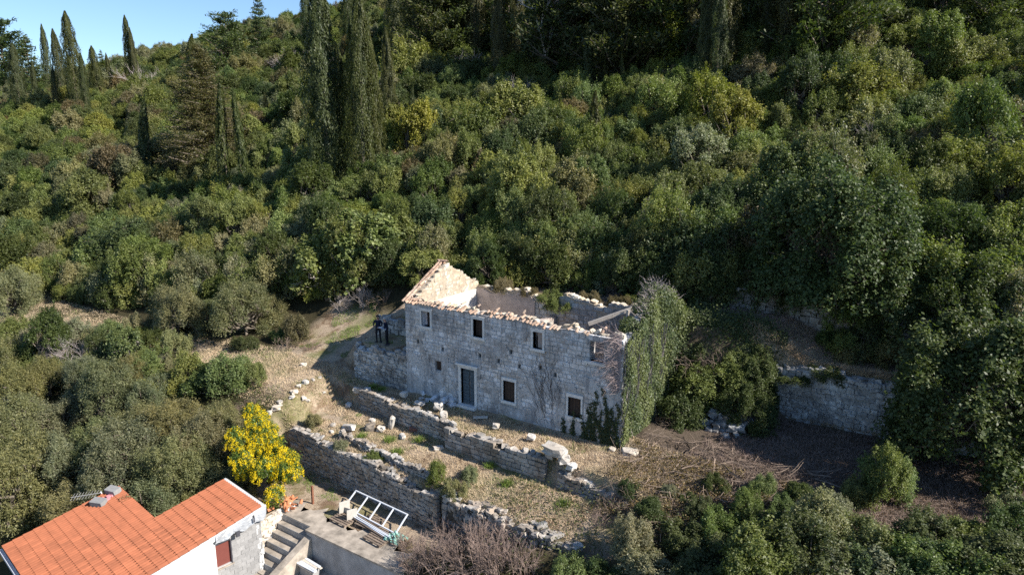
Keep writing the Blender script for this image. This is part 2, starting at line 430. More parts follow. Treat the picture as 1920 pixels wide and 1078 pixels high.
def stones(parent, u0, u1, zb, zt, face, axis, depth, ch, sw, m, seed, holes=(), maxn=300, kind='block', gap=.025, jut=.02, rot=.03, skip=0.0, sign=-1, name='stone'):
    r = np.random.default_rng(seed); zb, zt, face = F_(zb), F_(zt), F_(face)
    us = np.linspace(u0, u1, 40); zmin = min(zb(u) for u in us); zmax = max(zt(u) for u in us)
    z = zmin; rec = []
    protos = PROTO_BLOCK if kind == 'block' else PROTO_RUB
    while z < zmax:
        h = ch * r.uniform(.72, 1.32)
        for (a, b) in rowsplit(u0, u1, z, z + h, holes):
            u = a
            while u < b - .02:
                wd = min(sw * r.uniform(.55, 1.6), b - u)
                if b - u - wd < sw * .35: wd = b - u
                c = u + wd / 2; zc = z + h / 2 + r.uniform(-.03, .03) * (1 if kind != 'block' else .3)
                lo, hi = zb(c) - .05, zt(c)
                if lo <= zc <= hi + h * .12 and r.random() > skip:
                    hh = min(h, (hi - (zc - h / 2)) * 1.05) if zc + h / 2 > hi + .08 else h
                    if wd > .05 and hh > .05:
                        rec.append((c, zc, wd - gap, hh - gap, r.uniform(-jut, jut), r.normal() * rot, int(r.integers(len(protos))), depth * r.uniform(.9, 1.1)))
                u += wd
        z += h
    rec.sort(key=lambda q: -q[2] * q[3])
    VV = []; FF = []; SH = []; off = 0
    for i, (c, zc, wd, hh, jt, ro, pk, dp) in enumerate(rec):
        if axis == 'X': P = (c, face(c) - sign * (dp / 2 - jt) , zc); S = (wd, dp, hh); E = (0, ro, 0)
        else: P = (face(c) - sign * (dp / 2 - jt), c, zc); S = (dp, wd, hh); E = (ro, 0, 0)
        if i < maxn:
            link(name, proto_mesh(kind, pk, m), parent, P, E, S)
        else:
            V, F = protos[pk]; V = V * np.array(S)
            ca, sa = math.cos(ro), math.sin(ro)
            if axis == 'X': V = np.stack([V[:, 0] * ca + V[:, 2] * sa, V[:, 1], -V[:, 0] * sa + V[:, 2] * ca], 1)
            else: V = np.stack([V[:, 0], V[:, 1] * ca - V[:, 2] * sa, V[:, 1] * sa + V[:, 2] * ca], 1)
            VV.append(V + np.array(P)); FF.append(F + off); off += len(V); SH.append(np.full(len(V), r.random()))
    if VV:
        link('stonework', np_mesh('stonework', np.concatenate(VV), np.concatenate(FF), m, np.concatenate(SH)), parent, (0, 0, 0), kind='stuff')
    return rec

def core_with_holes(mb, x0, x1, y0, y1, z0, zt, holes, nx=28):
    """wall slab in the X-Z plane with real openings; its top follows zt(x)"""
    xs = sorted(set([x0, x1] + [h[0] for h in holes] + [h[1] for h in holes] + list(np.linspace(x0, x1, nx))))
    xs = [x for x in xs if x0 <= x <= x1]
    for a, b in zip(xs, xs[1:]):
        if b - a < 1e-4: continue
        c = (a + b) / 2; top = zt(c)
        zs = [(z0, top)]
        for (p, q, lo, hi) in holes:
            if p - 1e-4 <= c <= q + 1e-4:
                n = []
                for (l, u) in zs:
                    if hi <= l or lo >= u: n.append((l, u)); continue
                    if lo > l: n.append((l, lo))
                    if hi < u: n.append((hi, u))
                zs = n
        for (l, u) in zs:
            t0, t1 = (zt(a), zt(b)) if abs(u - top) < 1e-6 else (u, u)
            vs = [(a, y0, l), (b, y0, l), (b, y0, t1), (a, y0, t0), (a, y1, l), (b, y1, l), (b, y1, t1), (a, y1, t0)]
            mb.add(vs, [(0, 1, 2, 3), (5, 4, 7, 6), (3, 2, 6, 7), (0, 4, 5, 1), (0, 3, 7, 4), (1, 5, 6, 2)])

def fac(px, py, Y=28.75):
    u = (px - 960) / FPX; v = (py - 539) / FPX
    f = math.cos(PITCH) - v * math.sin(PITCH); c = -(math.sin(PITCH) + v * math.cos(PITCH))
    dx = u * math.cos(YAW) - f * math.sin(YAW); dy = u * math.sin(YAW) + f * math.cos(YAW)
    t = Y / dy; return CAM[0] + dx * t, CAM[2] + c * t

# ------------------------------------------------------------------ the old stone house
def barrel_tile():
    mb = MB(); n = 7; L0 = .44; vs = []
    for yy, rr in ((-L0 / 2, .092), (L0 / 2, .074)):
        for th in (0, .018):
            for k in range(n):
                a = math.pi * k / (n - 1); vs.append(((rr - th) * math.cos(a), yy, (rr - th) * math.sin(a)))
    o = lambda e, th, k: (e * 2 + th) * n + k
    fs = []
    for k in range(n - 1):
        fs.append((o(0, 0, k), o(1, 0, k), o(1, 0, k + 1), o(0, 0, k + 1)))
        fs.append((o(0, 1, k + 1), o(1, 1, k + 1), o(1, 1, k), o(0, 1, k)))
        for e in (0, 1): fs.append((o(e, 0, k), o(e, 0, k + 1), o(e, 1, k + 1), o(e, 1, k)) if e == 0 else (o(e, 0, k + 1), o(e, 0, k), o(e, 1, k), o(e, 1, k + 1)))
    for k in (0, n - 1): fs.append((o(0, 0, k), o(0, 1, k), o(1, 1, k), o(1, 0, k)))
    mb.add(vs, fs); return mb.mesh('roof_tile', M_OLDT)
TILE_OLD = barrel_tile()

EZ = 5.68
def old_house():
    h = thing('stone_house', 'roofless two storey grey stone house with blue door and ivy covered end wall', 'house', (0, 28.75, 0))
    r = random.Random(3)
    def eave(x): return EZ + .03 * math.sin(x * 2.1) - (.10 if 2.6 < x < 3.6 else 0) - .012 * max(0, x - 3) ** 2
    DOOR = (-2.88, -1.92, .30, 2.42)
    WINS = [(.02, .78, 1.12, 2.27), (4.04, 4.78, 1.17, 2.2), (-4.76, -4.32, 1.9, 2.48)]
    UPW = [(-5.72, -5.06, 4.42, 5.32), (-1.98, -1.33, 4.38, 5.38), (1.9, 2.48, 4.38, 5.28), (5.2, 5.95, 4.3, 5.3)]
    put = []
    for px, py in ((934, 677), (973, 687), (899, 667), (1040, 703), (829, 655), (1012, 690), (957, 660), (783, 640)):
        x, z = fac(px, py); put.append((x - .09, x + .09, z - .12, z + .12))
    holes = [DOOR] + WINS + UPW + put
    mb = MB(); core_with_holes(mb, -7, 7, 28.79, 29.35, -.3, eave, holes)
    fw = part('facade_wall', mb, M_MORTAR, h)
    frames = [(a - .16, b + .16, c - .16, d + .2) for a, b, c, d in [DOOR] + WINS[:2] + UPW[:3]] + [WINS[2]] + [UPW[3]] + put
    stones(fw, -7, 7, -.05, eave, 28.765, 'X', .16, .225, .33, M_STONE, 11, frames, 300, 'block', .032, .022, .03)
    # what is left of the lime render, thin ragged sheets over the stones
    rr = np.random.default_rng(14); g = .1; ph = rr.uniform(0, 6.28, 40); fx = rr.uniform(.5, 5.5, 40); fz = rr.uniform(.5, 5.5, 40)
    def patch(x, z): return sum(math.sin(x * fx[i] + z * fz[i] * (1 if i % 2 else -1) + ph[i]) / (1 + .28 * (fx[i] + fz[i])) for i in range(40)) * .42
    lr_ = MB(); vid = {}
    def vtx(i, k):
        if (i, k) not in vid:
            vid[(i, k)] = len(lr_.v); x = -6.98 + i * g; z = .02 + k * g
            lr_.v.append((x + rr.uniform(-.035, .035), 28.742 + .006 * math.sin(x * 2.3) * math.sin(z * 2.9) + rr.uniform(-.003, .003), z + rr.uniform(-.035, .035)))
        return vid[(i, k)]
    for i in range(139):
        for k in range(56):
            x = -6.98 + (i + .5) * g; z = .02 + (k + .5) * g
            if z > eave(x) - .15 or any(a - .1 < x < b + .1 and c - .1 < z < d + .1 for a, b, c, d in frames): continue
            bias = .55 - .3 * z + (.35 if x > 1.0 and z < 3.4 else 0)
            if patch(x, z) + bias > .12: lr_.f.append((vtx(i, k), vtx(i + 1, k), vtx(i + 1, k + 1), vtx(i, k + 1))); lr_.m.append(0)
    lrp = part('lime_render', lr_, M_RENDER, fw, kind='stuff'); md = lrp.modifiers.new('thickness', 'SOLIDIFY'); md.thickness = .014; md.offset = -1
    # openings
    mb = MB()
    for a, b, c, d in put: mb.box(a - .02, b + .02, 29.02, 29.3, c - .02, d + .02)
    part('putlog_hole_backing', mb, M_DARKCORE, h)
    def surround(o, name, sill=True, w_=.15, dpt=.10):
        a, b, c, d = o
        f = MB(); f.box(a - w_, a, 28.755 - .02, 28.755 + .3, c, d); p0 = part(name + '_jamb', f, M_FRAME, h)
        f = MB(); f.box(b, b + w_, 28.755 - .02, 28.755 + .3, c, d); part(name + '_jamb', f, M_FRAME, h)
        f = MB(); f.box(a - w_ - .02, b + w_ + .02, 28.755 - .03, 28.755 + .3, d, d + .17); part(name + '_lintel', f, M_FRAME, h)
        if sill:
            f = MB(); f.box(a - w_ - .03, b + w_ + .03, 28.755 - .07, 28.755 + .3, c - .14, c); part(name + '_sill', f, M_FRAME, h)
    surround(DOOR, 'door', False, .17)
    f = MB(); f.box(DOOR[0] - .3, DOOR[1] + .3, 28.755 - .16, 29.05, DOOR[3] + .175, DOOR[3] + .27); part('door_hood', f, M_FRAME, h)
    f = MB(); f.box(DOOR[0] - .15, DOOR[1] + .15, 28.5, 29.1, .12, .29); part('doorstep', f, M_FRAME, h)
    mid = (DOOR[0] + DOOR[1]) / 2
    for k, (a, b) in enumerate(((DOOR[0], mid - .01), (mid + .01, DOOR[1]))):
        f = MB(); f.box(a + .01, b - .01, 28.97, 29.0, .31, 2.41); leaf = part('door_leaf', f, M_BLUE, h)
        n = 11
        for i in range(n):
            z0 = .31 + i * 2.1 / n; f = MB(); sh = r.uniform(-.01, .012)
            f.box(a + .02, b - .02, 28.935 + sh, 28.968, z0 + .008, z0 + 2.1 / n - .008); part('plank', f, M_BLUE, leaf)
        if k == 1:
            f = MB(); f.tube([(a + .06, 28.93, 1.32), (a + .06, 28.89, 1.32)], .03, 8); part('handle', f, M_DKM, leaf)
    def shutter(o, nm, n, m=M_BROWN, y=28.9, dz=0.0):
        a, b, c, d = o; f = MB(); f.box(a + .005, b - .005, y + .03, y + .06, c + .005, d - .005); p_ = part(nm, f, m, h)
        for i in range(n):
            w_ = (b - a) / n; f = MB(); f.box(a + i * w_ + .006, a + (i + 1) * w_ - .006, y + r.uniform(-.006, .006), y + .028, c + .01, d - .01 - r.uniform(0, dz)); part('plank', f, m, p_)
    for o in WINS[:2]: surround(o, 'window', True, .09); shutter(o, 'window_shutter', 4)
    shutter(WINS[2], 'small_window_shutter', 3, M_BROWN, 28.93)
    for o in UPW[:3]: surround(o, 'window', True, .13)
    a, b, c, d = UPW[0]; shutter((a + .2, b, c, d), 'window_shutter', 3, M_BROWN, 29.05)
    f = MB(); f.box(a, a + .05, 28.85, 29.3, c, d); f.box(b - .03, b, 28.85, 29.3, c, d); part('white_window_frame', f, M_METAL, h)
    shutter(UPW[1], 'window_shutter', 4, M_BROWN, 29.02)
    a, b, c, d = UPW[2]
    f = MB(); f.box(a + .2, b, 28.95, 29.02, c + .02, d - .02); part('window_board', f, M_PINK, h)
    f = MB(); f.box(a, a + .2, 29.1, 29.13, c, d - .3); part('window_shutter', f, M_BROWN, h)
    a, b, c, d = UPW[3]; f = MB(); f.box(a - .25, b + .2, 28.62, 29.05, c - .13, c); part('window_sill', f, M_FRAME, h)

    # gable at the left-hand end: inner face of bare rubble over white plaster
    PK = 32.08; PZ = 7.55
    def gz(y): return EZ + (PZ - EZ) * max(0, 1 - abs(y - PK) / 3.33) if 28.75 <= y <= 35.41 else EZ
    mb = MB()
    ys = np.linspace(29.36, 35.4, 21)
    for a, b in zip(ys, ys[1:]):
        za, zb = gz(a) - .06, gz(b) - .06
        vs = [(-6.98, a, -.3), (-6.45, a, -.3), (-6.45, a, za), (-6.98, a, za), (-6.98, b, -.3), (-6.45, b, -.3), (-6.45, b, zb), (-6.98, b, zb)]
        mb.add(vs, [(0, 1, 2, 3), (5, 4, 7, 6), (3, 2, 6, 7), (1, 5, 6, 2), (0, 3, 7, 4)])
    gw = part('gable_wall', mb, M_GABLEM, h)
    rec = stones(gw, 29.2, 35.3, 5.35, lambda y: gz(y) - .05, -6.44, 'Y', .18, .24, .3, M_GABLE, 21, (), 300, 'rub', .015, .03, .2, 0, 1)
    mb = MB(); mb.box(-6.47, -6.40, 29.36, 35.0, .3, 5.42); part('wall_plaster', mb, M_PLASTER, gw)
    stones(gw, 28.8, 35.35, 2.4, lambda y: gz(y) - .05, -7.0, 'Y', .16, .24, .34, M_STONE, 22, (), 40, 'block', .02, .02, .05, 0, -1)
    # verge tiles up both slopes of the gable
    sl_ = math.atan2(PZ - EZ, 3.33)
    for side, n in ((-1, 11), (1, 10)):
        for k in range(n):
            for c in range(2 if side < 0 else 1):
                if side > 0 and r.random() < .3: continue
                y = (28.62 if side < 0 else 35.3) - side * (k + .5) * .345; z = EZ + (PZ - EZ) * (1 - abs(y - PK) / 3.46) + .03
                o = link('roof_tile', TILE_OLD, h, (-7.02 + c * .2 + r.uniform(-.02, .02), y, z + r.uniform(0, .03)),
                         (sl_ if side < 0 else -sl_, r.uniform(-.1, .1), r.uniform(-.06, .06)))
                if side > 0: o.rotation_euler = (sl_, 0, math.pi + r.uniform(-.06, .06))
    for k in range(3):
        link('ridge_tile', TILE_OLD, h, (-7.0 + k * .2, PK + r.uniform(-.04, .04), PZ + .08), (0, 0, math.pi / 2 + r.uniform(-.1, .1)))
    # eave tiles left on the facade's top
    for row in range(3):
        for k in range(66):
            x = -6.95 + k * .208
            keep = (.85, .38, .12)[row] if x < 3.2 else ((.5, .2, .05)[row] if x < 5.4 else .15)
            if r.random() > keep: continue
            y = 28.72 + row * .3 + r.uniform(-.05, .05); z = eave(x) + .05 + row * .12 + r.uniform(-.01, .035)
            link('roof_tile', TILE_OLD, h, (x + r.uniform(-.02, .02), y, z), (R(20) + r.uniform(-.2, .12), r.uniform(-.25, .25), r.uniform(-.3, .3)), (.9, r.uniform(.55, 1.0), .85))
    # loose rubble left on the wall top
    stones(h, -6.9, 6.9, lambda u: eave(u) - .02, lambda u: eave(u) + .13 + .08 * math.sin(u * 5), 29.0, 'X', .3, .13, .24, M_GABLE, 23, (), 60, 'rub', .01, .05, .3, .2)

    # back wall: pink plaster, then bare squared stones; broken top
    def bz(x): return 5.55 + .16 * math.sin(x * 1.7 + .4) + .1 * math.sin(x * 4.1) - .35 * math.exp(-((x + 1.1) / .7) ** 2) - .25 * max(0, x - 4.5)
    mb = MB(); core_with_holes(mb, -6.4, 6.6, 35.05, 35.5, -.3, bz, [])
    bw = part('back_wall', mb, M_GABLEM, h)
    mb = MB(); core_with_holes(mb, -6.38, -1.9, 34.99, 35.08, .3, lambda x: bz(x) - .12 - .1 * math.sin(x * 3), [])
    part('wall_plaster', mb, M_PINK, bw)
    stones(bw, -1.9, 6.5, 2.6, lambda x: bz(x) - .02, 35.03, 'X', .16, .3, .42, M_LIME, 24, (), 200, 'block', .03, .02, .03)
    stones(bw, -6.3, 6.5, lambda x: bz(x) - .1, lambda x: bz(x) + .1, 35.1, 'X', .4, .16, .26, M_GABLE, 25, (), 60, 'rub', .01, .05, .25, .25)
    # right-hand end wall, hidden under ivy
    mb = MB()
    def rz(y): return EZ - .1 + max(0, 1.6 * (1 - abs(y - 32.2) / 2.6))
    for a, b in zip(ys, ys[1:]):
        za, zb = rz(a), rz(b)
        vs = [(6.62, a, -.3), (6.98, a, -.3), (6.98, a, za), (6.62, a, za), (6.62, b, -.3), (6.98, b, -.3), (6.98, b, zb), (6.62, b, zb)]
        mb.add(vs, [(0, 1, 2, 3), (5, 4, 7, 6), (3, 2, 6, 7), (1, 5, 6, 2), (0, 3, 7, 4)])
    ew = part('end_wall', mb, M_MORTAR, h)
    stones(ew, 28.75, 35.3, 0, rz, 6.985, 'Y', .16, .27, .4, M_DRY, 26, (), 60, 'block', .025, .02, .02, 0, 1)
    # remains of a partition inside
    mb = MB(); mb.box(-.75, -.35, 33.4, 35.0, .3, 4.45); part('partition_stub', mb, M_PINK, h)
    mb = MB(); mb.box(-6.4, 6.4, 29.4, 35.0, .25, .4); part('rubble_floor', mb, M_DARKCORE, h)
    return h
old_house()

def beams():
    mb = MB(); mb.bar((2.7, 33.4, 4.75), (4.9, 34.3, 5.75), .2, .2)
    o = link('timber_beam', mb.mesh('timber_beam', M_TIMBER), label='bleached timber beam fallen aslant inside the roofless house', category='beam')
    for x, y in ((4.75, 34.0), (5.15, 34.2)):
        mb = MB(); mb.bar((x, y, .4), (x + .05, y, 5.75), .16, .13)
        link('timber_post', mb.mesh('timber_post', M_TIMBER), label='pale upright timber post inside the roofless house ' + ('touching the fallen beam' if x < 5 else 'nearest the ivy'), category='post')
beams()

# ------------------------------------------------------------------ terrace walls of dry stone
def dry_wall(name, label, x0, x1, yf, zb, zt, m, seed, ch, sw, thick=.5, kind='rub', maxn=300, cat='wall', gap=.012, jut=.05, rot=.12, corem=None, capm=None):
    yf, zb, zt = F_(yf), F_(zb), F_(zt)
    t = thing(name, label, cat, ((x0 + x1) / 2, yf((x0 + x1) / 2), zb((x0 + x1) / 2)))
    mb = MB(); xs = np.linspace(x0 + .04, x1 - .04, max(6, int((x1 - x0) / .4)))
    for a, b in zip(xs, xs[1:]):
        vs = [(a, yf(a) + .1, zb(a) - .5), (b, yf(b) + .1, zb(b) - .5), (b, yf(b) + .1, zt(b) - .09), (a, yf(a) + .1, zt(a) - .09),
              (a, yf(a) + thick, zb(a) - .5), (b, yf(b) + thick, zb(b) - .5), (b, yf(b) + thick, zt(b) - .09), (a, yf(a) + thick, zt(a) - .09)]
        mb.add(vs, [(0, 1, 2, 3), (5, 4, 7, 6), (3, 2, 6, 7), (0, 3, 7, 4), (1, 5, 6, 2)])
    part('wall_fill', mb, corem or M_DARKCORE, t)
    stones(t, x0, x1, lambda u: zb(u) - .1, zt, yf, 'X', .26, ch, sw, m, seed, (), maxn, kind, gap, jut, rot)
    # the stones along the top
    r = np.random.default_rng(seed + 500); u = x0
    while u < x1:
        w_ = sw * r.uniform(.6, 1.5); k = int(r.integers(8))
        if r.random() < .8:
            link('cap_stone', proto_mesh('rub', k, capm or m), t, (u + w_ / 2, yf(u) + thick * r.uniform(.35, .9), zt(u) - .03 + r.uniform(-.04, .06)), (r.normal() * .2, r.normal() * .2, r.uniform(0, 3)), (w_, thick * r.uniform(.4, .8), ch * r.uniform(.6, 1.0)))
        u += w_
    return t
zg = lambda dy, yf: (lambda x: g1(x, yf(x) + dy))
yfr = lambda x: float(y_front(x)); ylo = lambda x: float(y_low(x))
FW_L = dry_wall('terrace_wall', 'dry stone terrace wall with grassy top, upper stretch facing the door', -9.6, -1.9, yfr, zg(-.25, yfr), lambda x: .10 + .13 * math.sin(x * 1.3) + .05 * math.sin(x * 5), M_DRY, 31, .2, .34)
FW_R = dry_wall('terrace_wall', 'squared stone terrace wall below the two shuttered ground floor windows', -1.75, 4.6, yfr, zg(-.25, yfr), lambda x: .06 + .08 * math.sin(x * 2.3) + .05 * math.sin(x * 6), M_DRY, 32, .235, .36, kind='block', gap=.02, jut=.03, rot=.04)
dry_wall('terrace_wall', 'tumbled low end of the terrace wall beyond the big slab', 5.2, 8.6, yfr, zg(-.25, yfr), lambda x: -.28 - .2 * (x - 5.2) * .7 + .08 * math.sin(x * 5), M_DRY, 33, .22, .34)
dry_wall('retaining_wall', 'rough dry stone retaining wall behind the white metal frame', -11.4, .6, ylo, zg(-.3, ylo), lambda x: -1.42 + .12 * math.sin(x * 1.1) - .05 * max(0, x + 4), M_DRY, 34, .19, .27)
dry_wall('rubble_wall', 'crumbling grey rubble bank under the lower terrace beside bare brambles', .8, 8.2, lambda x: ylo(x) + .1, lambda x: g1(x, ylo(x)) - 1.5, lambda x: -1.45 + .12 * math.sin(x * 2.3), M_DRY, 35, .22, .26, thick=.7, jut=.12, rot=.3)
yrb = lambda x: float(np.interp(x, [-8, -5, -2, -.4], [24.15, 23.75, 23.35, 23.25]))
dry_wall('rubble_wall', 'low line of grey rubble stones across the middle terrace', -8, -.4, yrb, lambda x: g1(x, yrb(x)) - .05, lambda x: g1(x, yrb(x) + .3) + .32 + .1 * math.sin(x * 3), M_DRY, 36, .16, .2, thick=.35, jut=.08, rot=.3)
# block of ground beside the house on which the two people stand
dry_wall('limewashed_wall', 'whitish limewashed stone wall of the platform under two people', -11.5, -7.02, 28.78, 0.0, lambda x: 2.12 + .07 * (x + 11.5) + .16 * math.sin(x * 3.1) + .08 * math.sin(x * 8), M_LIME, 37, .23, .32, kind='rub', gap=.015, jut=.07, rot=.15, corem=M_MORTAR)
dry_wall('stone_wall', 'low mossy stone wall behind the two people', -12.2, -7.1, 31.5, 2.3, lambda x: 3.4 + .1 * math.sin(x * 3), M_LIME, 38, .26, .36, jut=.06)
# right-hand terraces
dry_wall('retaining_wall', 'tall pale stone retaining wall in shade beyond the ivy', 10.6, 27, 36.72, lambda x: g1(x, 36.3), lambda x: 3.2 + .1 * math.sin(x * 1.4), M_LIME, 39, .27, .34, kind='rub', gap=.025, jut=.06, rot=.2, corem=M_MORTAR)
dry_wall('retaining_wall', 'dark upper terrace wall in deep shade above the dry grass strip', 5.5, 19, 39.42, lambda x: g1(x, 39.2), lambda x: g1(x, 40.3) + .05, M_DRY, 40, .3, .4)
dry_wall('retaining_wall', 'dark terrace wall under the trees behind the house', -8.5, 5.2, 39.42, lambda x: g1(x, 39.2), lambda x: g1(x, 40.3) + .05, M_DRY, 41, .3, .4)
dry_wall('retaining_wall', 'shaded stone bank at the back of the path under the dark trees', -41, -27, lambda x: 31.3, lambda x: g1(x, 31) - .1, lambda x: g1(x, 31.8) + 1.1 + .2 * math.sin(x), M_LIME, 42, .34, .44, maxn=200)

# ------------------------------------------------------------------ loose stones
_roc = {}; RS = .8
def rock_mesh(k, m):
    if (k, m.name) not in _roc:
        r = np.random.default_rng(700 + k); V, F = stone_proto(700 + k, .25, .14)
        _roc[(k, m.name)] = np_mesh('rock', V, F, m)
    return _roc[(k, m.name)]
def rock(px, py, sx, sy, sz, label, m=M_GREY, k=0, rz=0, tilt=(0, 0), name='boulder', sink=.18):
    x, y, z = site(px, py)
    return link(name, rock_mesh(k, m), None, (x, y, z + sz * (.5 - sink)), (tilt[0], tilt[1], rz), (sx * RS, sy * RS, sz * RS), label=label, category='stone', group='stones lying on the terraces')
rock(1040, 868, 1.35, .85, .48, 'largest flat grey slab on the end of the terrace wall', M_GREY, 0, .1, (.05, .12), 'stone_slab', -.75)
rock(1030, 885, .5, .5, .6, 'upright grey stone under the big flat slab', M_GREY, 1, .3, sink=-.1)
rock(1057, 890, .6, .5, .5, 'stocky grey stone at the right under the big flat slab', M_GREY, 2, .8, sink=-.1)
rock(1072, 902, .55, .45, .4, 'small stone fallen beside the big flat slab', M_GREY, 3, 1.4, sink=0)
rock(1102, 912, .5, .5, .4, 'grey stone among rubble at the tumbled wall end', M_GREY, 4, .4)
rock(1181, 852, .85, .75, .34, 'round white stone lying at the foot of the ivy corner', M_WHITE, 5, .2, name='round_stone')
rock(1148, 846, .35, .3, .2, 'small white stone at the corner of the house', M_WHITE, 6)
rock(655, 806, 1.15, .5, .4, 'long white angular block on the middle terrace', M_WHITE, 7, -.1, (0, -.25), 'stone_block')
rock(698, 793, .42, .36, .3, 'white rounded stone above the dark cleft stones', M_WHITE, 0, .5)
rock(694, 806, .7, .5, .5, 'dark cleft grey stone right of the long white block', M_DRY, 1, .9)
rock(715, 808, .55, .42, .36, 'pale stone next to the dark cleft stone', M_WHITE, 2, .2)
rock(735, 806, .32, .42, 1.0, 'pointed grey stone standing upright on the terrace', M_GREY, 3, .4, (.1, .25), 'standing_stone', .1)
rock(755, 822, .6, .32, .25, 'flat grey stone lying behind the upright pointed stone', M_GREY, 4, -.5)
rock(777, 808, .6, .5, .3, 'red brown stone against the terrace wall', plain('red_soil_stone', (.22, .11, .08), .95, .25, 6, bmp=.3), 5, .6)
rock(654, 763, .42, .38, .3, 'white stone alone left of the terrace wall end', M_WHITE, 6, .3)
rock(670, 742, .5, .45, .4, 'pale stone at the left tip of the terrace wall', M_WHITE, 7, .3)
rock(690, 735, .45, .4, .35, 'stone next to the grass tuft on the terrace wall', M_GREY, 0, 1.3)
rock(757, 748, .5, .4, .4, 'pale stone on the wall top facing the small window', M_WHITE, 1, .3, sink=-.2)
rock(788, 763, .75, .5, .2, 'flat pale slab on the wall top left of the door', M_GREY, 2, .2, name='flat_stone', sink=-.6)
rock(822, 775, .55, .5, .5, 'grey rounded stone at the step in the terrace wall', M_GREY, 3, .5, sink=-.3)
rock(832, 786, .45, .4, .4, 'pale stone just right of the step in the terrace wall', M_WHITE, 4, .5, sink=-.2)
rock(930, 806, .4, .3, .3, 'pale stone on the wall top below the middle window', M_WHITE, 5, .2, sink=-.3)
rock(996, 828, .5, .38, .3, 'white stone on the wall top left of the big slab', M_WHITE, 6, .2, sink=-.2)
rock(822, 843, .6, .4, .25, 'pair of pale stones in the grass below the wall step', M_WHITE, 7, .9)
rock(573, 720, .45, .38, .28, 'largest white stone of the loose row on the upper path', M_WHITE, 0, .3)
for i, (px, py, s, lb) in enumerate([(587, 714, .3, 'upper end of the loose stone row by the shadow'), (560, 728, .35, 'middle of the loose stone row on the path'), (552, 738, .5, 'lower end of the loose stone row on the path'),
        (548, 746, .42, 'pale flat stone closing the loose row'), (570, 750, .45, 'stone lying apart below the loose row'), (578, 757, .3, 'small white stone below the loose row'), (600, 712, .25, 'small stone at the edge of the house shadow'),
        (520, 768, .6, 'pale slab stone on the bank above the yellow tree'), (506, 780, .45, 'grey stone on the bank just above the yellow tree'), (524, 758, .4, 'stone on top of the bank above the yellow tree'),
        (570, 687, .45, 'white stone lying in the grass by the upper path'), (608, 740, .25, 'little stone on the open terrace left of the wall'), (625, 800, .4, 'grey stone left of the long white block'), (622, 812, .3, 'lower grey stone left of the long white block')]):
    rock(px, py, s, s * .75, s * .55, 'pale stone: ' + lb if not lb[0:4] in ('pale', 'ston', 'grey', 'whit', 'litt', 'smal', 'lowe') else lb, M_WHITE if i % 3 else M_GREY, i % 8, i * .7)
mb = MB(); x, y, z = site(899, 776); mb.bar((x, y + .3, z), (x + .12, y + .55, z + .75), .22, .05)
link('stone_board', mb.mesh('stone_board', M_TIMBER), label='short pale board leaning on the facade right of the door', category='board')
mb = MB(); x, y, z = site(903, 785); mb.bar((x - .35, y - .3, z + .06), (x + .3, y + .15, z + .08), .25, .06)
link('stone_board', mb.mesh('stone_board', M_TIMBER), label='short pale board lying on the ground right of the door', category='board')
# rough outcrop at the foot of the facade
r_ = random.Random(9)
oc = thing('rock_outcrop', 'broken rocky footing at the base of the facade left of the door', 'outcrop', (-4.0, 28.5, 0))
for k in range(16):
    x = -5.6 + k * .16 + r_.uniform(-.1, .1); s = r_.uniform(.2, .5)
    link('stone', rock_mesh(k % 8, M_STONE), oc, (x, 28.6 - r_.uniform(0, .35), .05 + r_.uniform(0, .4)), (r_.uniform(-.4, .4), r_.uniform(-.4, .4), r_.uniform(0, 3)), (s, s * .7, s * .6))
# ------------------------------------------------------------------ vegetation: crown and trunk meshes, shared by copies
def tubes_np(S, n=5):
    return S
def branch_segs(r, base, tip, r0, r1, n=4, wig=.08):
    pts = [np.array(base) + (np.array(tip) - np.array(base)) * k / n + (r.normal(size=3) * wig * np.linalg.norm(np.array(tip) - np.array(base)) if 0 < k < n else 0) for k in range(n + 1)]
    return [list(pts[k]) + list(pts[k + 1]) + [r0 + (r1 - r0) * k / n, r0 + (r1 - r0) * (k + 1) / n] for k in range(n)]

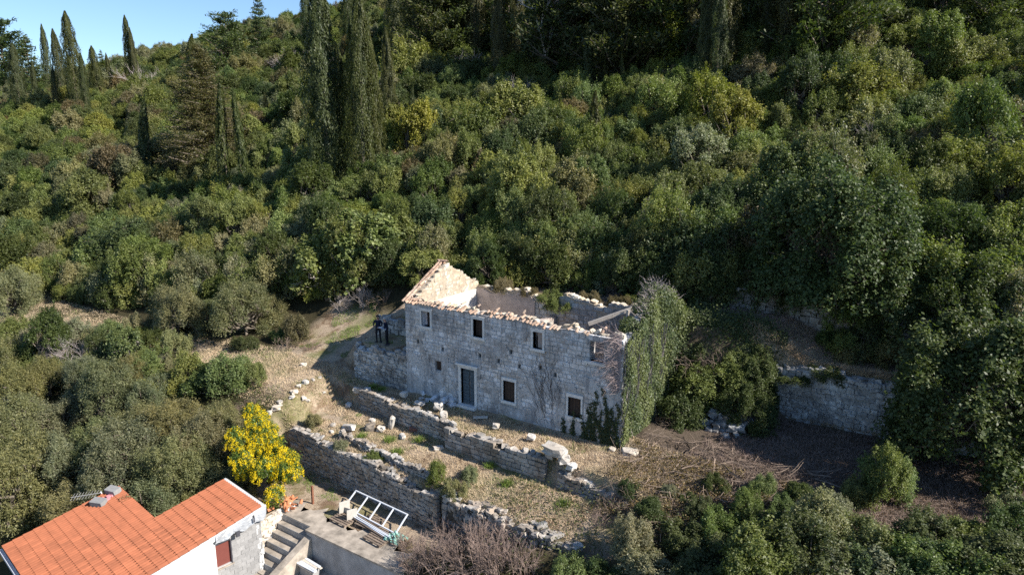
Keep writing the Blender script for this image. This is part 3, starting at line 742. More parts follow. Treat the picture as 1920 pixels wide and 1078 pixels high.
def crown_points(r, rx, ry, rz, zc, nl, n_spray, n_leaf, tuft=(.16, .32), spread=.13, low=.35):
    """a ragged crown: upright tufts of unequal height, sprays of leaves on the tufts"""
    Rm = (rx + ry) / 2
    nb = int(nl * low); n = nl + nb
    a = r.uniform(0, 2 * math.pi, n); rho = np.concatenate([np.sqrt(r.random(nl)) * .9, r.uniform(.62, .98, nb)])
    top = np.concatenate([zc + rz * np.sqrt(np.maximum(0, 1 - rho[:nl] ** 2 * .85)) * r.uniform(.45, 1.12, nl), r.uniform(.3, 1.35, nb) * zc])
    wob_ = 1 + .3 * np.sin(a * 2 + r.uniform(0, 6)) * rho
    tr = r.uniform(*tuft, n) * Rm; th = tr * r.uniform(1.0, 2.1, n)
    lc = np.stack([rho * rx * np.cos(a) * wob_, rho * ry * np.sin(a) * wob_, np.maximum(top - th * .8, th * .5)], 1)
    k = r.choice(n, n_spray, p=tr * th / np.sum(tr * th))
    dd = rnd_dir(n_spray, r); dd[:, 2] = np.where(dd[:, 2] < -.5, -dd[:, 2], dd[:, 2])
    prof = 1 - .45 * np.maximum(dd[:, 2], 0)
    lump = 1 + .22 * np.sin(dd[:, 0] * 5 + k * 1.7) * np.cos(dd[:, 1] * 4 + k * 2.3)
    q = r.uniform(.55, 1.12, n_spray) * lump
    P = lc[k] + dd * np.stack([tr[k] * prof, tr[k] * prof, th[k]], 1) * q[:, None]
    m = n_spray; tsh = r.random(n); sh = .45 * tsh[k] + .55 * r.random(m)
    ax = unit(dd * .7 + r.normal(size=(m, 3)) * .45 + np.array([0, 0, .6])) * (spread * r.uniform(.8, 3.4, m))[:, None]
    tt = r.uniform(-.4, 1.0, (m, n_leaf))
    C = (P[:, None] + ax[:, None] * tt[:, :, None]).reshape(-1, 3) + r.normal(size=(m * n_leaf, 3)) * spread * .42
    O = np.repeat(dd, n_leaf, 0)
    return C, O, np.clip(np.repeat(sh, n_leaf) * .62 + r.random(m * n_leaf) * .38, 0, 1), lc, tr

def broadleaf(seed, rx, ry, rz, zc, nl, n_spray, n_leaf, lsize, aspect=.55, spread=.13, tw=.09, up=.35, flat=-.25, bare=0, lobe=(.36, .52), low=.35):
    r = np.random.default_rng(seed)
    C, O, sh, lc, lr = crown_points(r, rx, ry, rz, zc, nl, n_spray, n_leaf, lobe, spread, low)
    keep = C[:, 2] > .05; C, O, sh = C[keep], O[keep], sh[keep]; n = len(C)
    nrm = unit(O * .45 + r.normal(size=(n, 3)) * .5 + np.array([.12, -.05, up + .15]))
    cm = leaf_mesh('crown', C, nrm, lsize * r.uniform(.5, 1.45, n), aspect, unit(r.normal(size=(n, 3))), sh)
    S = []
    hub = np.array([0, 0, max(.25, zc * .45)])
    S += branch_segs(r, (0, 0, -.3), hub, tw, tw * .75, 3, .06)
    for c, q in zip(lc, lr):
        S += branch_segs(r, hub, c, tw * .6, tw * .22, 4, .09)
        for _ in range(3 + bare):
            e = c + rnd_dir(1, r)[0] * q * (1.0 if bare == 0 else 1.2); S += branch_segs(r, c, e, tw * .2, tw * .06, 2, .08)
    return cm, seg_mesh('trunk', S, M_BARK if not bare else M_GTWIG)

def cypress(seed, H, Rm, n, leaf=.3, slim=1.0):
    r = np.random.default_rng(seed)
    h = np.sort(r.random(n)) ** .85; a = r.uniform(0, 2 * math.pi, n)
    prof = np.interp(h, [0, .05, .2, .45, .75, .92, 1], [.55, .8, 1, .95, .66, .34, .05])
    flut = 1 + .2 * np.sin(a * 4 + h * 7 + seed) + .14 * np.sin(a * 7 - h * 19) + .1 * np.sin(h * 47 + a * 3) * (h > .1)
    rad = Rm * .9 * prof * flut * np.where(r.random(n) < .05, r.uniform(1.0, 1.16, n), r.uniform(.8, 1.03, n))
    C = np.stack([rad * np.cos(a), rad * np.sin(a), .15 + h * H], 1)
    C[:, 0] += .18 * np.sin(h * 4 + seed); C[:, 1] += .18 * np.cos(h * 3.3 + seed)
    out = np.stack([np.cos(a), np.sin(a), np.zeros(n)], 1)
    al = unit(np.array([0, 0, 1.0]) + out * .28 + r.normal(size=(n, 3)) * .22); nrm = unit(out + r.normal(size=(n, 3)) * .45)
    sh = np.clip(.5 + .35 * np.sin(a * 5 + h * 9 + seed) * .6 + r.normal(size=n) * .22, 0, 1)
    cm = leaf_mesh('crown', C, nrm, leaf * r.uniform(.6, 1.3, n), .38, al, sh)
    S = branch_segs(r, (0, 0, -.4), (0, 0, H * .93), .16 * Rm, .03, 8, .002)
    return cm, seg_mesh('trunk', S, M_BARK)

def conifer(seed, H, Rm, n, leaf=.28, droop=0.0, top=.06, whorl=17, nb=9):
    """tiers of boughs with gaps between them"""
    r = np.random.default_rng(seed); S = []; P = []; D = []
    S += branch_segs(r, (0, 0, -.3), (0, 0, H * .97), .02 * H, .02, 8, .003)
    for k in range(whorl):
        f = (k + .6) / whorl; z = H * (.08 + .9 * f); ln = Rm * (1 - f) ** .75 + top * Rm
        for j in range(nb):
            a = r.uniform(0, 6.28); l2 = ln * r.uniform(.65, 1.1)
            tip = np.array([l2 * math.cos(a), l2 * math.sin(a), z + l2 * (.25 - droop) + r.normal() * .15])
            S += branch_segs(r, (0, 0, z), tip, .012 * H * (1 - f) + .015, .01, 2, .04)
            m = int(n * l2 / Rm); t = r.uniform(.25, 1.02, m)
            q = np.array([0, 0, z]) + (tip - np.array([0, 0, z])) * t[:, None] + r.normal(size=(m, 3)) * (.10 + .14 * l2 * (1 - t * .6))[:, None] * np.array([1, 1, .55])
            P.append(q); D.append(np.tile(unit(tip - np.array([0, 0, z])), (m, 1)))
    C = np.concatenate(P); O = np.concatenate(D); m = len(C)
    nrm = unit(r.normal(size=(m, 3)) * .6 + np.array([0, 0, .8])); al = unit(O + r.normal(size=(m, 3)) * .6)
    return leaf_mesh('crown', C, nrm, leaf * r.uniform(.6, 1.3, m), .35, al), seg_mesh('trunk', S, M_BARK)

def twig_bush(seed, rad, H, n_stem, depth, m, thin=.012, droop=.0, spread=.8):
    r = np.random.default_rng(seed); S = []
    def grow(p, d, l, w, k):
        q = p + d * l; S.append(list(p) + list(q) + [w, w * .7])
        if k == 0: return
        for _ in range(r.integers(2, 4)):
            grow(p + (q - p) * r.uniform(.55, 1), unit(d + r.normal(size=3) * .42 + np.array([0, 0, .05 - droop])), l * r.uniform(.6, .9), w * .62, k - 1)
    for _ in range(n_stem):
        a = r.uniform(0, 6.28); q = np.array([math.cos(a), math.sin(a), 0]) * rad * r.uniform(0, .6)
        d = unit(np.array([math.cos(a) * spread * r.random(), math.sin(a) * spread * r.random(), 1.0]))
        grow(q, d, H * r.uniform(.28, .42), thin * 2.2, depth)
    return seg_mesh('branches', S, m)

PRO = {}
for k in range(6): PRO['shrub%d' % k] = broadleaf(40 + k, 1.45 + .25 * (k % 3), 1.4 + .2 * (k % 2), 1.2 + .18 * k, .8 + .08 * k, 16 + 3 * k, 2500, 9, .10, .55, .10, .06, .4, 0, 0, (.17, .36))
for k in range(6): PRO['tree%d' % k] = broadleaf(60 + k, 1.6 + .25 * (k % 2), 1.5 + .3 * (k % 3), 2.0 + .3 * (k % 3), 1.6 + .22 * k, 26 + 4 * k, 3700, 9, .115, .6, .12, .09, .4, 0, 0, (.14, .32))
for k in range(3): PRO['olive%d' % k] = broadleaf(80 + k, 1.9, 1.8, 1.7 + .2 * k, 1.5, 38, 4600, 9, .105, .32, .14, .12, .3, 0, 0, (.12, .27))
for k in range(2): PRO['fig%d' % k] = broadleaf(90 + k, 2.1, 2.0, 1.9, 1.7, 28, 2100, 8, .17, .8, .15, .12, .5, 0, 4, (.14, .30))
PRO['carob'] = broadleaf(95, 3.6, 3.4, 3.3, 2.6, 80, 10500, 9, .145, .6, .17, .1, .45, 0, 0, (.09, .2), 1.0)
PRO['mound'] = broadleaf(96, 3.3, 3.1, 3.6, 2.4, 72, 9200, 9, .125, .7, .15, .1, .5, 0, 0, (.10, .23), .8)
for k in range(3): PRO['cypress%d' % k] = cypress(20 + k, 16, 1.25 + .15 * k, 31000, .19)
PRO['cypthin'] = cypress(27, 8, .42, 4500, .2)
PRO['cone'] = conifer(31, 11, 3.4, 260, .17, .12, .05, 24, 13)
PRO['fir'] = conifer(32, 10, 2.3, 110, .3, .12, .05, 15, 8)
PRO['pine'] = conifer(33, 9, 3.3, 170, .34, -.25, .3, 10, 8)

def tree(name, proto, label, cat, loc, s, color, group, rz=None, sz=None, trunk=True):
    wild = proto[:3] in ('tre', 'shr', 'oli', 'fig')
    k1, k2 = (random.uniform(.8, 1.22), random.uniform(.8, 1.22)) if wild else (1, 1)
    t = thing(name, label, cat, loc, random.uniform(0, 6.28) if rz is None else rz, group, (s * k1, s * k2, (sz or s) * (random.uniform(.82, 1.25) if wild else 1)))
    if wild: t.rotation_euler = (random.gauss(0, .1), random.gauss(0, .1), t.rotation_euler[2])
    cm, tm = PRO[proto]
    for nm, me in (('crown', cm), ('trunk', tm)):
        if nm == 'trunk' and not trunk: continue
        o = bpy.data.objects.new(nm, me); COL.objects.link(o); o.parent = t
        if nm == 'crown': o.color = (*color, 1)
    return t

C_DARK = (.070, .098, .038); C_MID = (.132, .170, .062); C_YEL = (.172, .206, .072); C_LIME = (.215, .235, .055); C_GREY = (.19, .205, .125)
C_OLV = (.165, .177, .100); C_CYP = (.068, .086, .037); C_PINE = (.07, .10, .04); C_BRN = (.145, .128, .078); C_BLU = (.06, .085, .05)
def jit(c, a=.18):
    k = random.uniform(1 - a, 1 + a); return (c[0] * k * random.uniform(.88, 1.12), c[1] * k, c[2] * k * random.uniform(.8, 1.2))

# ---- trees one can point at
def big_cypress(px, py, hpx, proto, label, wid=1.0, col=C_CYP, grp='tall cypresses on the slope', name='cypress_tree'):
    x, y, z = canopy(px, py); d = math.dist((x, y, z), CAM); H = hpx / FPX * d + 3.0
    base = {'cypthin': 8, 'cone': 11, 'fir': 10, 'pine': 9}.get(proto, 16)
    sz = H / base; return tree(name, proto, label, name.split('_')[0], (x, y, z - .2), sz * wid, jit(col, .1), grp, None, sz)
for a in [(616, 318, 325, 'cypress1', 'tallest dark cypress, left one of the central group', 1.05), (640, 305, 205, 'cypress0', 'short cypress tucked between the two tallest in the central group', .95),
          (683, 312, 305, 'cypress2', 'broad tall cypress at the middle of the central group', .85), (703, 300, 225, 'cypress0', 'right shoulder cypress of the central group', .8),
          (728, 232, 165, 'cypress0', 'greyish cypress standing behind the central group', .9), (578, 88, 110, 'cypress1', 'cypress on the upper slope behind the left of the central group', 1.0),
          (655, 85, 120, 'cypress2', 'wide dark cypress high behind the central group', 1.1), (742, 92, 120, 'cypress2', 'ragged grey cypress high to the right of the central group', 1.3),
          (780, 70, 90, 'cypress0', 'thin cypress in the upper dark wood left of the dead tree', .8), (900, 85, 100, 'cypress1', 'cypress just left of the white dead tree', .9),
          (855, 60, 70, 'cypress0', 'dark cypress near the top between two pines', .9),
          (1325, 130, 190, 'cypress2', 'thick dark cypress at the top right, left trunk of the pair', .8), (1345, 132, 180, 'cypress1', 'thick dark cypress at the top right, right trunk of the pair', .8),
          (147, 200, 140, 'cypress2', 'tallest cypress against the sky on the left ridge', .95), (116, 185, 102, 'cypress1', 'broad cypress left of the tallest one on the ridge', 1.0),
          (92, 165, 92, 'cypress0', 'slender cypress standing clear against the sky', .85), (38, 205, 95, 'cypress2', 'cypress in front of the pine at the far left', 1.1),
          (246, 150, 98, 'cypress1', 'cypress standing alone on the ridge by the grey oaks', .85), (254, 150, 80, 'cypress0', 'right twin of the lone ridge cypress', .8),
          (183, 170, 68, 'cypress2', 'short broad cypress right of the tallest ridge cypress', 1.2), (138, 190, 70, 'cypress0', 'small cypress at the foot of the tallest ridge cypress', .9),
          (163, 205, 85, 'cypress1', 'sloping cypress flanking the tallest ridge cypress on its right', .8),
          (70, 190, 60, 'cypress0', 'small cypress between the fir and the slender one on the ridge', .9), (205, 160, 50, 'cypress0', 'little cypress right of the short broad one on the ridge', .8), (108, 200, 60, 'cypress1', 'low cypress in front of the broad one on the ridge', .8), (597, 200, 150, 'cypress0', 'narrow cypress close behind the tallest one', .8), (668, 250, 200, 'cypress1', 'narrow cypress hidden between the two broad ones', .75), (760, 60, 80, 'cypress0', 'slim cypress at the top right of the ragged grey one', .8), (1040, 40, 70, 'cypress0', 'slim cypress right of the dead tree near the top', .7), (1215, 60, 80, 'cypress0', 'slim dark cypress above the oak near the top', .7), (1380, 60, 80, 'cypress0', 'slim cypress right of the thick pair', .7), (1260, 40, 60, 'cypress0', 'dark cypress at the top edge left of the thick pair', .9), (1560, 18, 60, 'cypress1', 'dark cypress at the top edge right of the thick pair', .9)]:
    big_cypress(*a)
for a in [(424, 318, 150, 'cypthin', 'very thin pale cypress in front of the brown conifer', 1.0), (451, 312, 128, 'cypthin', 'very thin pale cypress right of the brown conifer', 1.0),
          (281, 300, 98, 'cypthin', 'thin pale cypress alone on the left slope', 1.5), (370, 165, 85, 'cypthin', 'thin cypress behind the brown conifer', 1.8),
          (1104, 135, 75, 'cypthin', 'narrow cypress right of the white dead tree', 1.8), (1118, 235, 65, 'cypthin', 'narrow cypress lower down in the middle of the wood', 1.8),
          (1234, 85, 55, 'cypthin', 'needle thin cypress above the yellow green oak', 1.2), (1165, 138, 38, 'cypthin', 'tiny narrow cypress in the dark gap', 1.2), (1137, 130, 45, 'cypthin', 'small cypress in front of the dark gap', 2.2),
          (775, 195, 35, 'cypthin', 'small young cypress right of the central group', 1.6), (497, 215, 40, 'cypthin', 'little young cypress left of the central group', 1.6)]:
    big_cypress(*a, grp='thin young cypresses')
big_cypress(388, 288, 185, 'cone', 'broad brownish conical conifer on the left slope', 1.15, (.108, .108, .055), None, 'conifer_tree')
big_cypress(62, 175, 85, 'fir', 'dark ragged fir against the sky at the far left', 1.0, C_DARK, None, 'fir_tree')
big_cypress(490, 95, 92, 'fir', 'dark fir breaking the skyline left of the cypresses', 1.0, C_PINE, None, 'fir_tree')
big_cypress(195, 152, 48, 'fir', 'small dark fir between the ridge cypresses', .9, C_DARK, None, 'fir_tree')
big_cypress(16, 178, 105, 'pine', 'leaning pine at the left edge of the picture against the sky', 1.1, C_PINE, None, 'pine_tree')
for i, (px, py, h, lb) in enumerate([(430, 130, 90, 'rounded green pine on the skyline'), (850, 95, 120, 'dark pine at the top left of the dead tree'), (955, 75, 110, 'dark pine right beside the dead tree'), (1080, 60, 110, 'dark pine top centre'),
        (1180, 75, 130, 'big dark pine above the thin cypresses'), (1285, 80, 120, 'dark pine left of the thick cypress pair'), (1420, 60, 110, 'dark pine right of the thick cypress pair'), (1500, 30, 90, 'dark pine at the top edge, right half'),
        (1860, 20, 90, 'dark pine in the top right corner'), (800, 50, 90, 'dark pine above the ragged grey cypress')]):
    big_cypress(px, py, h, 'pine', lb, 1.15, C_PINE if i == 0 else C_DARK, 'pines of the upper wood', 'pine_tree')

TREE_SPOTS = []
r_ = random.Random(21)
for k in range(64):
    px = 770 + k * 12.6 + r_.uniform(-8, 8); py = r_.uniform(2, 112) - (30 if px > 1380 else 0)
    if abs(px - 1022) < 26 and py > 30: continue
    x, y, z = canopy(px, py, 3.6)
    pr = r_.choice(['pine', 'pine', 'cypress0', 'cypress1', 'cypress0']); s = r_.uniform(.8, 1.15) if pr[0] == 'c' else r_.uniform(1.25, 1.8)
    where = 'left of the dead tree' if px < 1000 else 'between the dead tree and the oak' if px < 1180 else 'above the yellow green oak' if px < 1300 else 'around the thick cypress pair' if px < 1420 else 'right of the thick pair'
    tree('cypress_tree' if pr[0] == 'c' else 'pine_tree', pr, 'dark ' + ('cypress' if pr[0] == 'c' else 'pine') + (' of the topmost wood ' if py < 50 else ' of the dark wood ') + where, 'cypress' if pr[0] == 'c' else 'pine', (x, y, z - .2), s * 1.1, jit((.066, .088, .036) if pr[0] == 'p' else (.085, .095, .042), .2), 'conifers of the dark upper wood', None, s * r_.uniform(1.0, 1.25))
    TREE_SPOTS.append((x, y, 1.2))
def plant(px, py, proto, s, col, name, label, group, sz=None, dz=0):
    x, y, z = site(px, py); TREE_SPOTS.append((x, y, s * 1.6))
    return tree(name, proto, label, {'shrub': 'shrub', 'bush': 'bush'}.get(name.split('_')[-1], 'tree'), (x, y, z - .15 + dz), s, jit(col, .1), group, None, sz)
OG = 'olive trees round the clearing'
for i, (px, py, s, lb) in enumerate([(335, 625, 1.2, 'grey green olive tree at the back edge of the path'), (300, 618, .8, 'smaller olive on the left of the path edge trees'), (462, 628, 1.15, 'grey olive with bushy base right of the path'), (500, 612, .9, 'slim grey olive behind the bushy one'),
        (20, 590, 1.2, 'grey olive at the left edge beside the path'), (395, 612, .7, 'low olive between the two path edge olives')]):
    plant(px, py, 'olive%d' % (i % 3), s, C_OLV, 'olive_tree', lb, OG, s * .9)
LOWO = [(40, 985, 1.55), (105, 935, 1.3), (60, 870, 1.3), (150, 1000, 1.0), (185, 880, 1.2), (240, 940, 1.25), (300, 990, 1.1), (265, 850, 1.15), (345, 930, 1.2), (370, 1000, .95), (395, 880, 1.2), (330, 840, 1.1), (120, 820, 1.2), (30, 790, 1.2), (205, 790, 1.2), (290, 780, 1.0), (95, 745, 1.1), (415, 950, .9), (425, 830, .9), (12, 905, 1.3), (165, 740, 1.0), (20, 720, 1.1), (245, 745, .9), (455, 915, .6)]
LL = ['olive just above the left eave of the orange roof', 'olive behind the gutter corner of the orange roof', 'grey olive halfway up the left edge', 'olive under the antenna pole', 'olive with bare grey limbs showing', 'olive crown behind the two grey blocks on the roof', 'olive filling the notch of the orange roof', 'olive upslope of the roof notch', 'pale olive left of the yellow tree', 'low olive touching the ridge of the orange roof', 'olive beside the top of the yellow tree', 'mid grey olive below the clearing path', 'olive mass left of the bare limbs', 'olive at the left edge below the path', 'olive crown above the bare grey limbs', 'small olive below the green bushes', 'olive downhill of the leafless grey shrub', 'little olive right against the yellow tree', 'olive at the bank above the yellow tree', 'dark olive at the left edge beside the roof', 'small olive under the leafless grey shrub', 'olive at the left edge under the dark evergreen', 'small olive left of the yellowish bush', 'low olive at the foot of the yellow tree']
for i, ((px, py, s), lb) in enumerate(zip(LOWO, LL)):
    plant(px, py, 'olive%d' % (i % 3), s * .84, C_OLV, 'olive_tree', lb, 'olive trees below the path')
SG = 'shrubs round the clearing'
for i, (px, py, pr, s, c, nm, lb) in enumerate([
        (75, 700, 'tree1', .95, C_DARK, 'evergreen_bush', 'dark glossy evergreen bush at the left below the path'), (45, 760, 'shrub2', .9, C_DARK, 'evergreen_bush', 'low dark evergreen bush under the big glossy one'),
        (240, 690, 'fig0', .7, C_MID, 'green_bush', 'bright feathery green bush in the middle of the path'), (320, 745, 'shrub1', .8, C_YEL, 'green_bush', 'yellowish bush below the path'), (345, 735, 'shrub3', .8, C_YEL, 'green_bush', 'yellow green bush beside the yellowish one'),
        (400, 740, 'shrub0', 1.0, C_MID, 'green_bush', 'mid green bush on the path bank'), (440, 730, 'shrub4', .8, C_MID, 'green_bush', 'green bush at the open end of the path bank'), (255, 640, 'shrub2', .6, C_MID, 'green_bush', 'small bush on the path verge'),
        (460, 655, 'shrub1', .55, C_DARK, 'green_bush', 'low dark bush at the foot of the bushy olive'), (555, 640, 'shrub3', .6, C_BRN, 'brown_bush', 'brown withered bush on the grass left of the people'), (520, 640, 'shrub0', .5, C_MID, 'green_bush', 'small green bush left of the brown withered one'),
        (1645, 945, 'tree2', .62, C_MID, 'leafy_bush', 'bright leafy bush standing up before the brown mulch'), (1655, 925, 'shrub4', .8, C_MID, 'leafy_bush', 'bright leafy bush leaning right beside the mulch'), (1600, 940, 'shrub1', .5, C_MID, 'leafy_bush', 'small leafy bush left of the upright bright one'),
        (880, 900, 'shrub2', .34, C_GREY, 'broom_bush', 'grey green broom bush at the edge of the middle terrace'), (850, 925, 'shrub1', .4, C_GREY, 'broom_bush', 'broom bush beside the end of the retaining wall'), (820, 905, 'shrub3', .38, C_MID, 'broom_bush', 'low green bush on top of the retaining wall'),
        (700, 880, 'shrub0', .3, C_MID, 'broom_bush', 'small leafy clump on the lower rubble line'), (590, 800, 'shrub3', .38, C_GREY, 'broom_bush', 'grey clump at the left end of the lower terrace'), (640, 850, 'shrub1', .3, C_GREY, 'broom_bush', 'clump on the retaining wall top near the yellow tree')]):
    plant(px, py, pr, s * (.72 if nm == 'leafy_bush' else 1), c, nm, lb, SG, s if nm == 'leafy_bush' else None)
for i, (px, py, pr, s, c, lb) in enumerate([(15, 650, 'shrub2', 1.0, C_MID, 'green bush at the left edge below the path'), (60, 655, 'shrub0', .8, C_GREY, 'grey bush below the path left of the glossy evergreen'), (205, 655, 'shrub3', .7, C_MID, 'green bush on the verge above the feathery bush'), (130, 560, 'shrub1', .8, C_MID, 'shrub on the far side of the path at the left'),
        (60, 545, 'shrub4', 1.0, C_YEL, 'yellowish shrub behind the left end of the path'), (215, 575, 'shrub2', .9, C_DARK, 'dark shrub behind the path by the stone bank'), (270, 720, 'shrub4', .7, C_GREY, 'grey green shrub below the feathery bush'), (360, 690, 'shrub0', .45, C_GREY, 'low grey shrub beside the grassy path'), (190, 730, 'shrub1', .8, C_MID, 'green shrub among the leafless grey ones'),
        (475, 720, 'shrub2', .5, C_MID, 'small bush at the tip of the path bank'), (5, 560, 'shrub0', 1.1, C_GREY, 'grey shrub at the left edge where the path leaves the picture')]):
    plant(px, py, pr, s, c, 'verge_bush', lb, SG)
r_ = random.Random(41)
for k in range(34):
    px = r_.uniform(-20, 335); py = r_.uniform(628, 725) + (0 if px < 260 else 12); c, cn = r_.choice([(C_MID, 'mid green'), (C_GREY, 'grey green'), (C_YEL, 'yellow green'), (C_DARK, 'dark green')]); s = r_.uniform(.4, .8)
    plant(px, py, 'shrub%d' % r_.randrange(6), s, c, 'thicket_shrub', ('low ' if s < .6 else 'tall ') + cn + ' shrub of the thicket below the path ' + ('at the left edge' if px < 90 else 'round the leafless shrubs' if px < 210 else 'round the feathery bush'), 'shrubs of the thicket below the path')
for i, (px, py, s) in enumerate([(600, 560, 1.15), (690, 520, 1.25), (740, 500, 1.0), (640, 500, 1.0)]):
    plant(px, py, 'fig%d' % (i % 2), s, C_MID, 'fig_tree', ['large leaved tree with bare limbs above the grass bank', 'large leaved tree with grey limbs behind the people', 'large leaved tree with bare twigs left of the gable', 'large leaved tree higher up left of the gable'][i], 'large leaved trees left of the gable')
TREE_SPOTS.append((21.2, 36.4, 3)); tree('carob_tree', 'carob', 'great dark glossy tree overhanging the shaded wall on the right', 'tree', (21.5, 36.4, .3), 1.13, (.075, .104, .042), None, .6, 1.2)
0 and plant(1775, 815, 'carob', 1.12, C_DARK, 'carob_tree', 'great dark glossy tree overhanging the shaded wall on the right', None)
plant(1545, 560, 'mound', 1.2, C_DARK, 'ivied_tree', 'huge domed ivy covered tree above the shaded wall', None)
plant(1490, 440, 'mound', 1.0, C_MID, 'ivied_tree', 'large bright green tree above the domed ivy one', None)
plant(1360, 470, 'mound', .75, C_DARK, 'ivied_tree', 'dark leafy mass left of the domed ivy tree', None)
plant(1225, 165, 'tree3', 1.7, C_LIME, 'oak_tree', 'yellow green round oak below the dark pines', None)
plant(1610, 235, 'shrub3', 2.0, C_YEL, 'round_shrub', 'olive brown rounded shrub on the dark right slope', None)
plant(1330, 270, 'tree1', 1.3, C_LIME, 'lime_tree', 'lime yellow leafy tree right of the middle', None)
plant(1375, 300, 'tree2', 1.2, C_LIME, 'lime_tree', 'second lime yellow tree, lower and further right', None)
plant(780, 185, 'shrub2', 2.6, C_YEL, 'round_shrub', 'yellow green rounded shrub right of the central cypresses', None)
plant(770, 320, 'tree2', 1.3, C_LIME, 'lime_tree', 'yellow leaved tree at the foot of the central cypresses', None)

r_ = random.Random(31)
for k in range(64):
    x = -9 + k * .5 + r_.uniform(-.25, .25); y = 39.75 + r_.uniform(-.5, 1.1) + (.5 if x > 8 else 0); s = r_.uniform(.7, 1.3) * (.85 if x > 8 else 1); c, cn = r_.choice([(C_MID, 'mid green'), (C_YEL, 'yellow green'), (C_DARK, 'dark green'), (C_DARK, 'dark green'), (C_GREY, 'grey green')])
    TREE_SPOTS.append((x, y, s * 1.0))
    wh = 'behind the gable' if x < -3 else 'behind the back wall' if x < 4 else 'behind the ivy' if x < 10 else 'above the dry grass strip' if x < 16 else 'behind the great glossy tree'
    tree('edge_shrub', 'shrub%d' % r_.randrange(6), ('large ' if s > .95 else 'low ' if s < .75 else '') + cn + ' shrub at the foot of the wood ' + wh, 'shrub', (x, y, g1(x, max(y, 40)) - .9), s, jit(c), 'shrubs along the foot of the wood', None, s * r_.uniform(.9, 1.4))
for k in range(44):
    x = -46 + k * .78 + r_.uniform(-.3, .3); y = float(np.interp(x, [-48, -40, -30, -24, -18, -13], [28.0, 30, 32, 34, 35.5, 37.5])) + r_.uniform(-.4, .9); s = r_.uniform(.6, 1.15); c, cn = r_.choice([(C_MID, 'mid green'), (C_YEL, 'yellow green'), (C_DARK, 'dark green'), (C_GREY, 'grey green')])
    if site(*[float(q) for q in pix(x, y, g1(x, y))[:2]])[1] < 24: continue
    TREE_SPOTS.append((x, y, s * 1.0))
    wh = 'left of the stone bank' if x < -38 else 'over the stone bank' if x < -28 else 'behind the path edge olives' if x < -20 else 'above the grass bank'
    tree('edge_shrub', 'shrub%d' % r_.randrange(6), ('large ' if s > .95 else 'low ' if s < .75 else '') + cn + ' shrub at the foot of the wood ' + wh, 'shrub', (x, y, g1(x, y) - .2), s, jit(c), 'shrubs along the foot of the wood', None, s * r_.uniform(.9, 1.4))
for k, (x, y, s, c, lb) in enumerate([(-8.6, 36.6, .9, C_MID, 'green bush close behind the left foot of the gable'), (-6.6, 37.2, 1.0, C_DARK, 'dark bush right behind the gable peak'), (-4.6, 37.6, .9, C_YEL, 'yellow green bush behind the right slope of the gable'), (-2.6, 38.2, .8, C_DARK, 'dark bush behind the pink plastered wall'), (-.4, 38.6, .7, C_MID, 'bush behind the gap in the back wall'), (1.8, 38.7, .7, C_DARK, 'dark low bush behind the squared stone back wall'), (-10.4, 37.5, 1.1, C_MID, 'large bush left behind the gable'), (-11.8, 35.8, .8, C_YEL, 'bush above the low mossy wall'), (-9.6, 34.6, .5, C_GREY, 'small grey bush on the grass above the mossy wall'), (5.0, 38.6, .7, C_DARK, 'dark bush behind the spiky twigs'), (-7.6, 39.0, 1.1, C_DARK, 'dark tree like bush furthest behind the gable'), (7.8, 39.0, .7, C_DARK, 'dark bush at the left end of the dry grass strip')]):
    TREE_SPOTS.append((x, y, s)); tree('rear_bush', ['shrub%d' % (k % 5), 'tree%d' % (k % 5)][k % 2], lb, 'bush', (x, y, g1(x, y) - .2), s * .85, jit(c), 'bushes right behind the house')
for k in range(8):
    x = 14.2 + k * .68; y = 38.8 + .45 * math.sin(k * 2.3); s = .45 + .22 * abs(math.sin(k * 1.7)); c, cn = [(C_DARK, 'dark'), (C_MID, 'green'), (C_GREY, 'grey')][k % 3]
    TREE_SPOTS.append((x, y, s)); tree('strip_shrub', 'shrub%d' % (k % 6), cn + (' low shrub' if s < .56 else ' shrub') + ' at the back of the dry grass strip ' + ('above the shaded wall' if x < 16.5 else 'by the great glossy tree'), 'shrub', (x, y, g1(x, y) - .15), s, jit(c), 'shrubs at the back of the dry grass strip')
# lower right corner: rough scrub below the terrace
k = 0
LR = [(1140, 1060, 1.0), (1230, 1050, 1.1), (1320, 1040, 1.1), (1410, 1060, 1.2), (1500, 1040, 1.1), (1590, 1060, 1.2), (1680, 1040, 1.1), (1770, 1060, 1.2), (1860, 1050, 1.2), (1180, 990, .75), (1270, 975, .8), (1350, 965, .75), (1440, 965, .8), (1530, 975, .9), (1730, 1000, .9), (1820, 985, .8), (1900, 985, 1.0), (1615, 1000, .9), (1220, 935, .5), (1070, 1060, .7), (1010, 1075, .6), (1890, 925, .5), (1310, 925, .45), (1400, 925, .5), (1180, 900, .35), (1255, 890, .4), (1340, 880, .4), (1430, 885, .45), (1500, 900, .5), (1560, 925, .5), (1290, 905, .35), (1470, 930, .5)]
for i, (px, py, s) in enumerate(LR):
    row = ('bottom edge thicket' if py > 1030 else 'middle of the thicket' if py > 950 else 'upper fringe') + (' near the brambles' if px < 1300 else ' below the shaded wall' if px < 1600 else ' before the mulch')
    plant(px, py + 22 + 40 * s, 'shrub%d' % (i % 5), s * .8, [C_DARK, C_GREY, C_DARK, C_MID][i % 4], 'scrub_bush', '%s scrub bush in the %s ' % (['dark', 'grey green', 'blackish', 'mid green'][i % 4], row), 'scrub bushes below the cut brush')

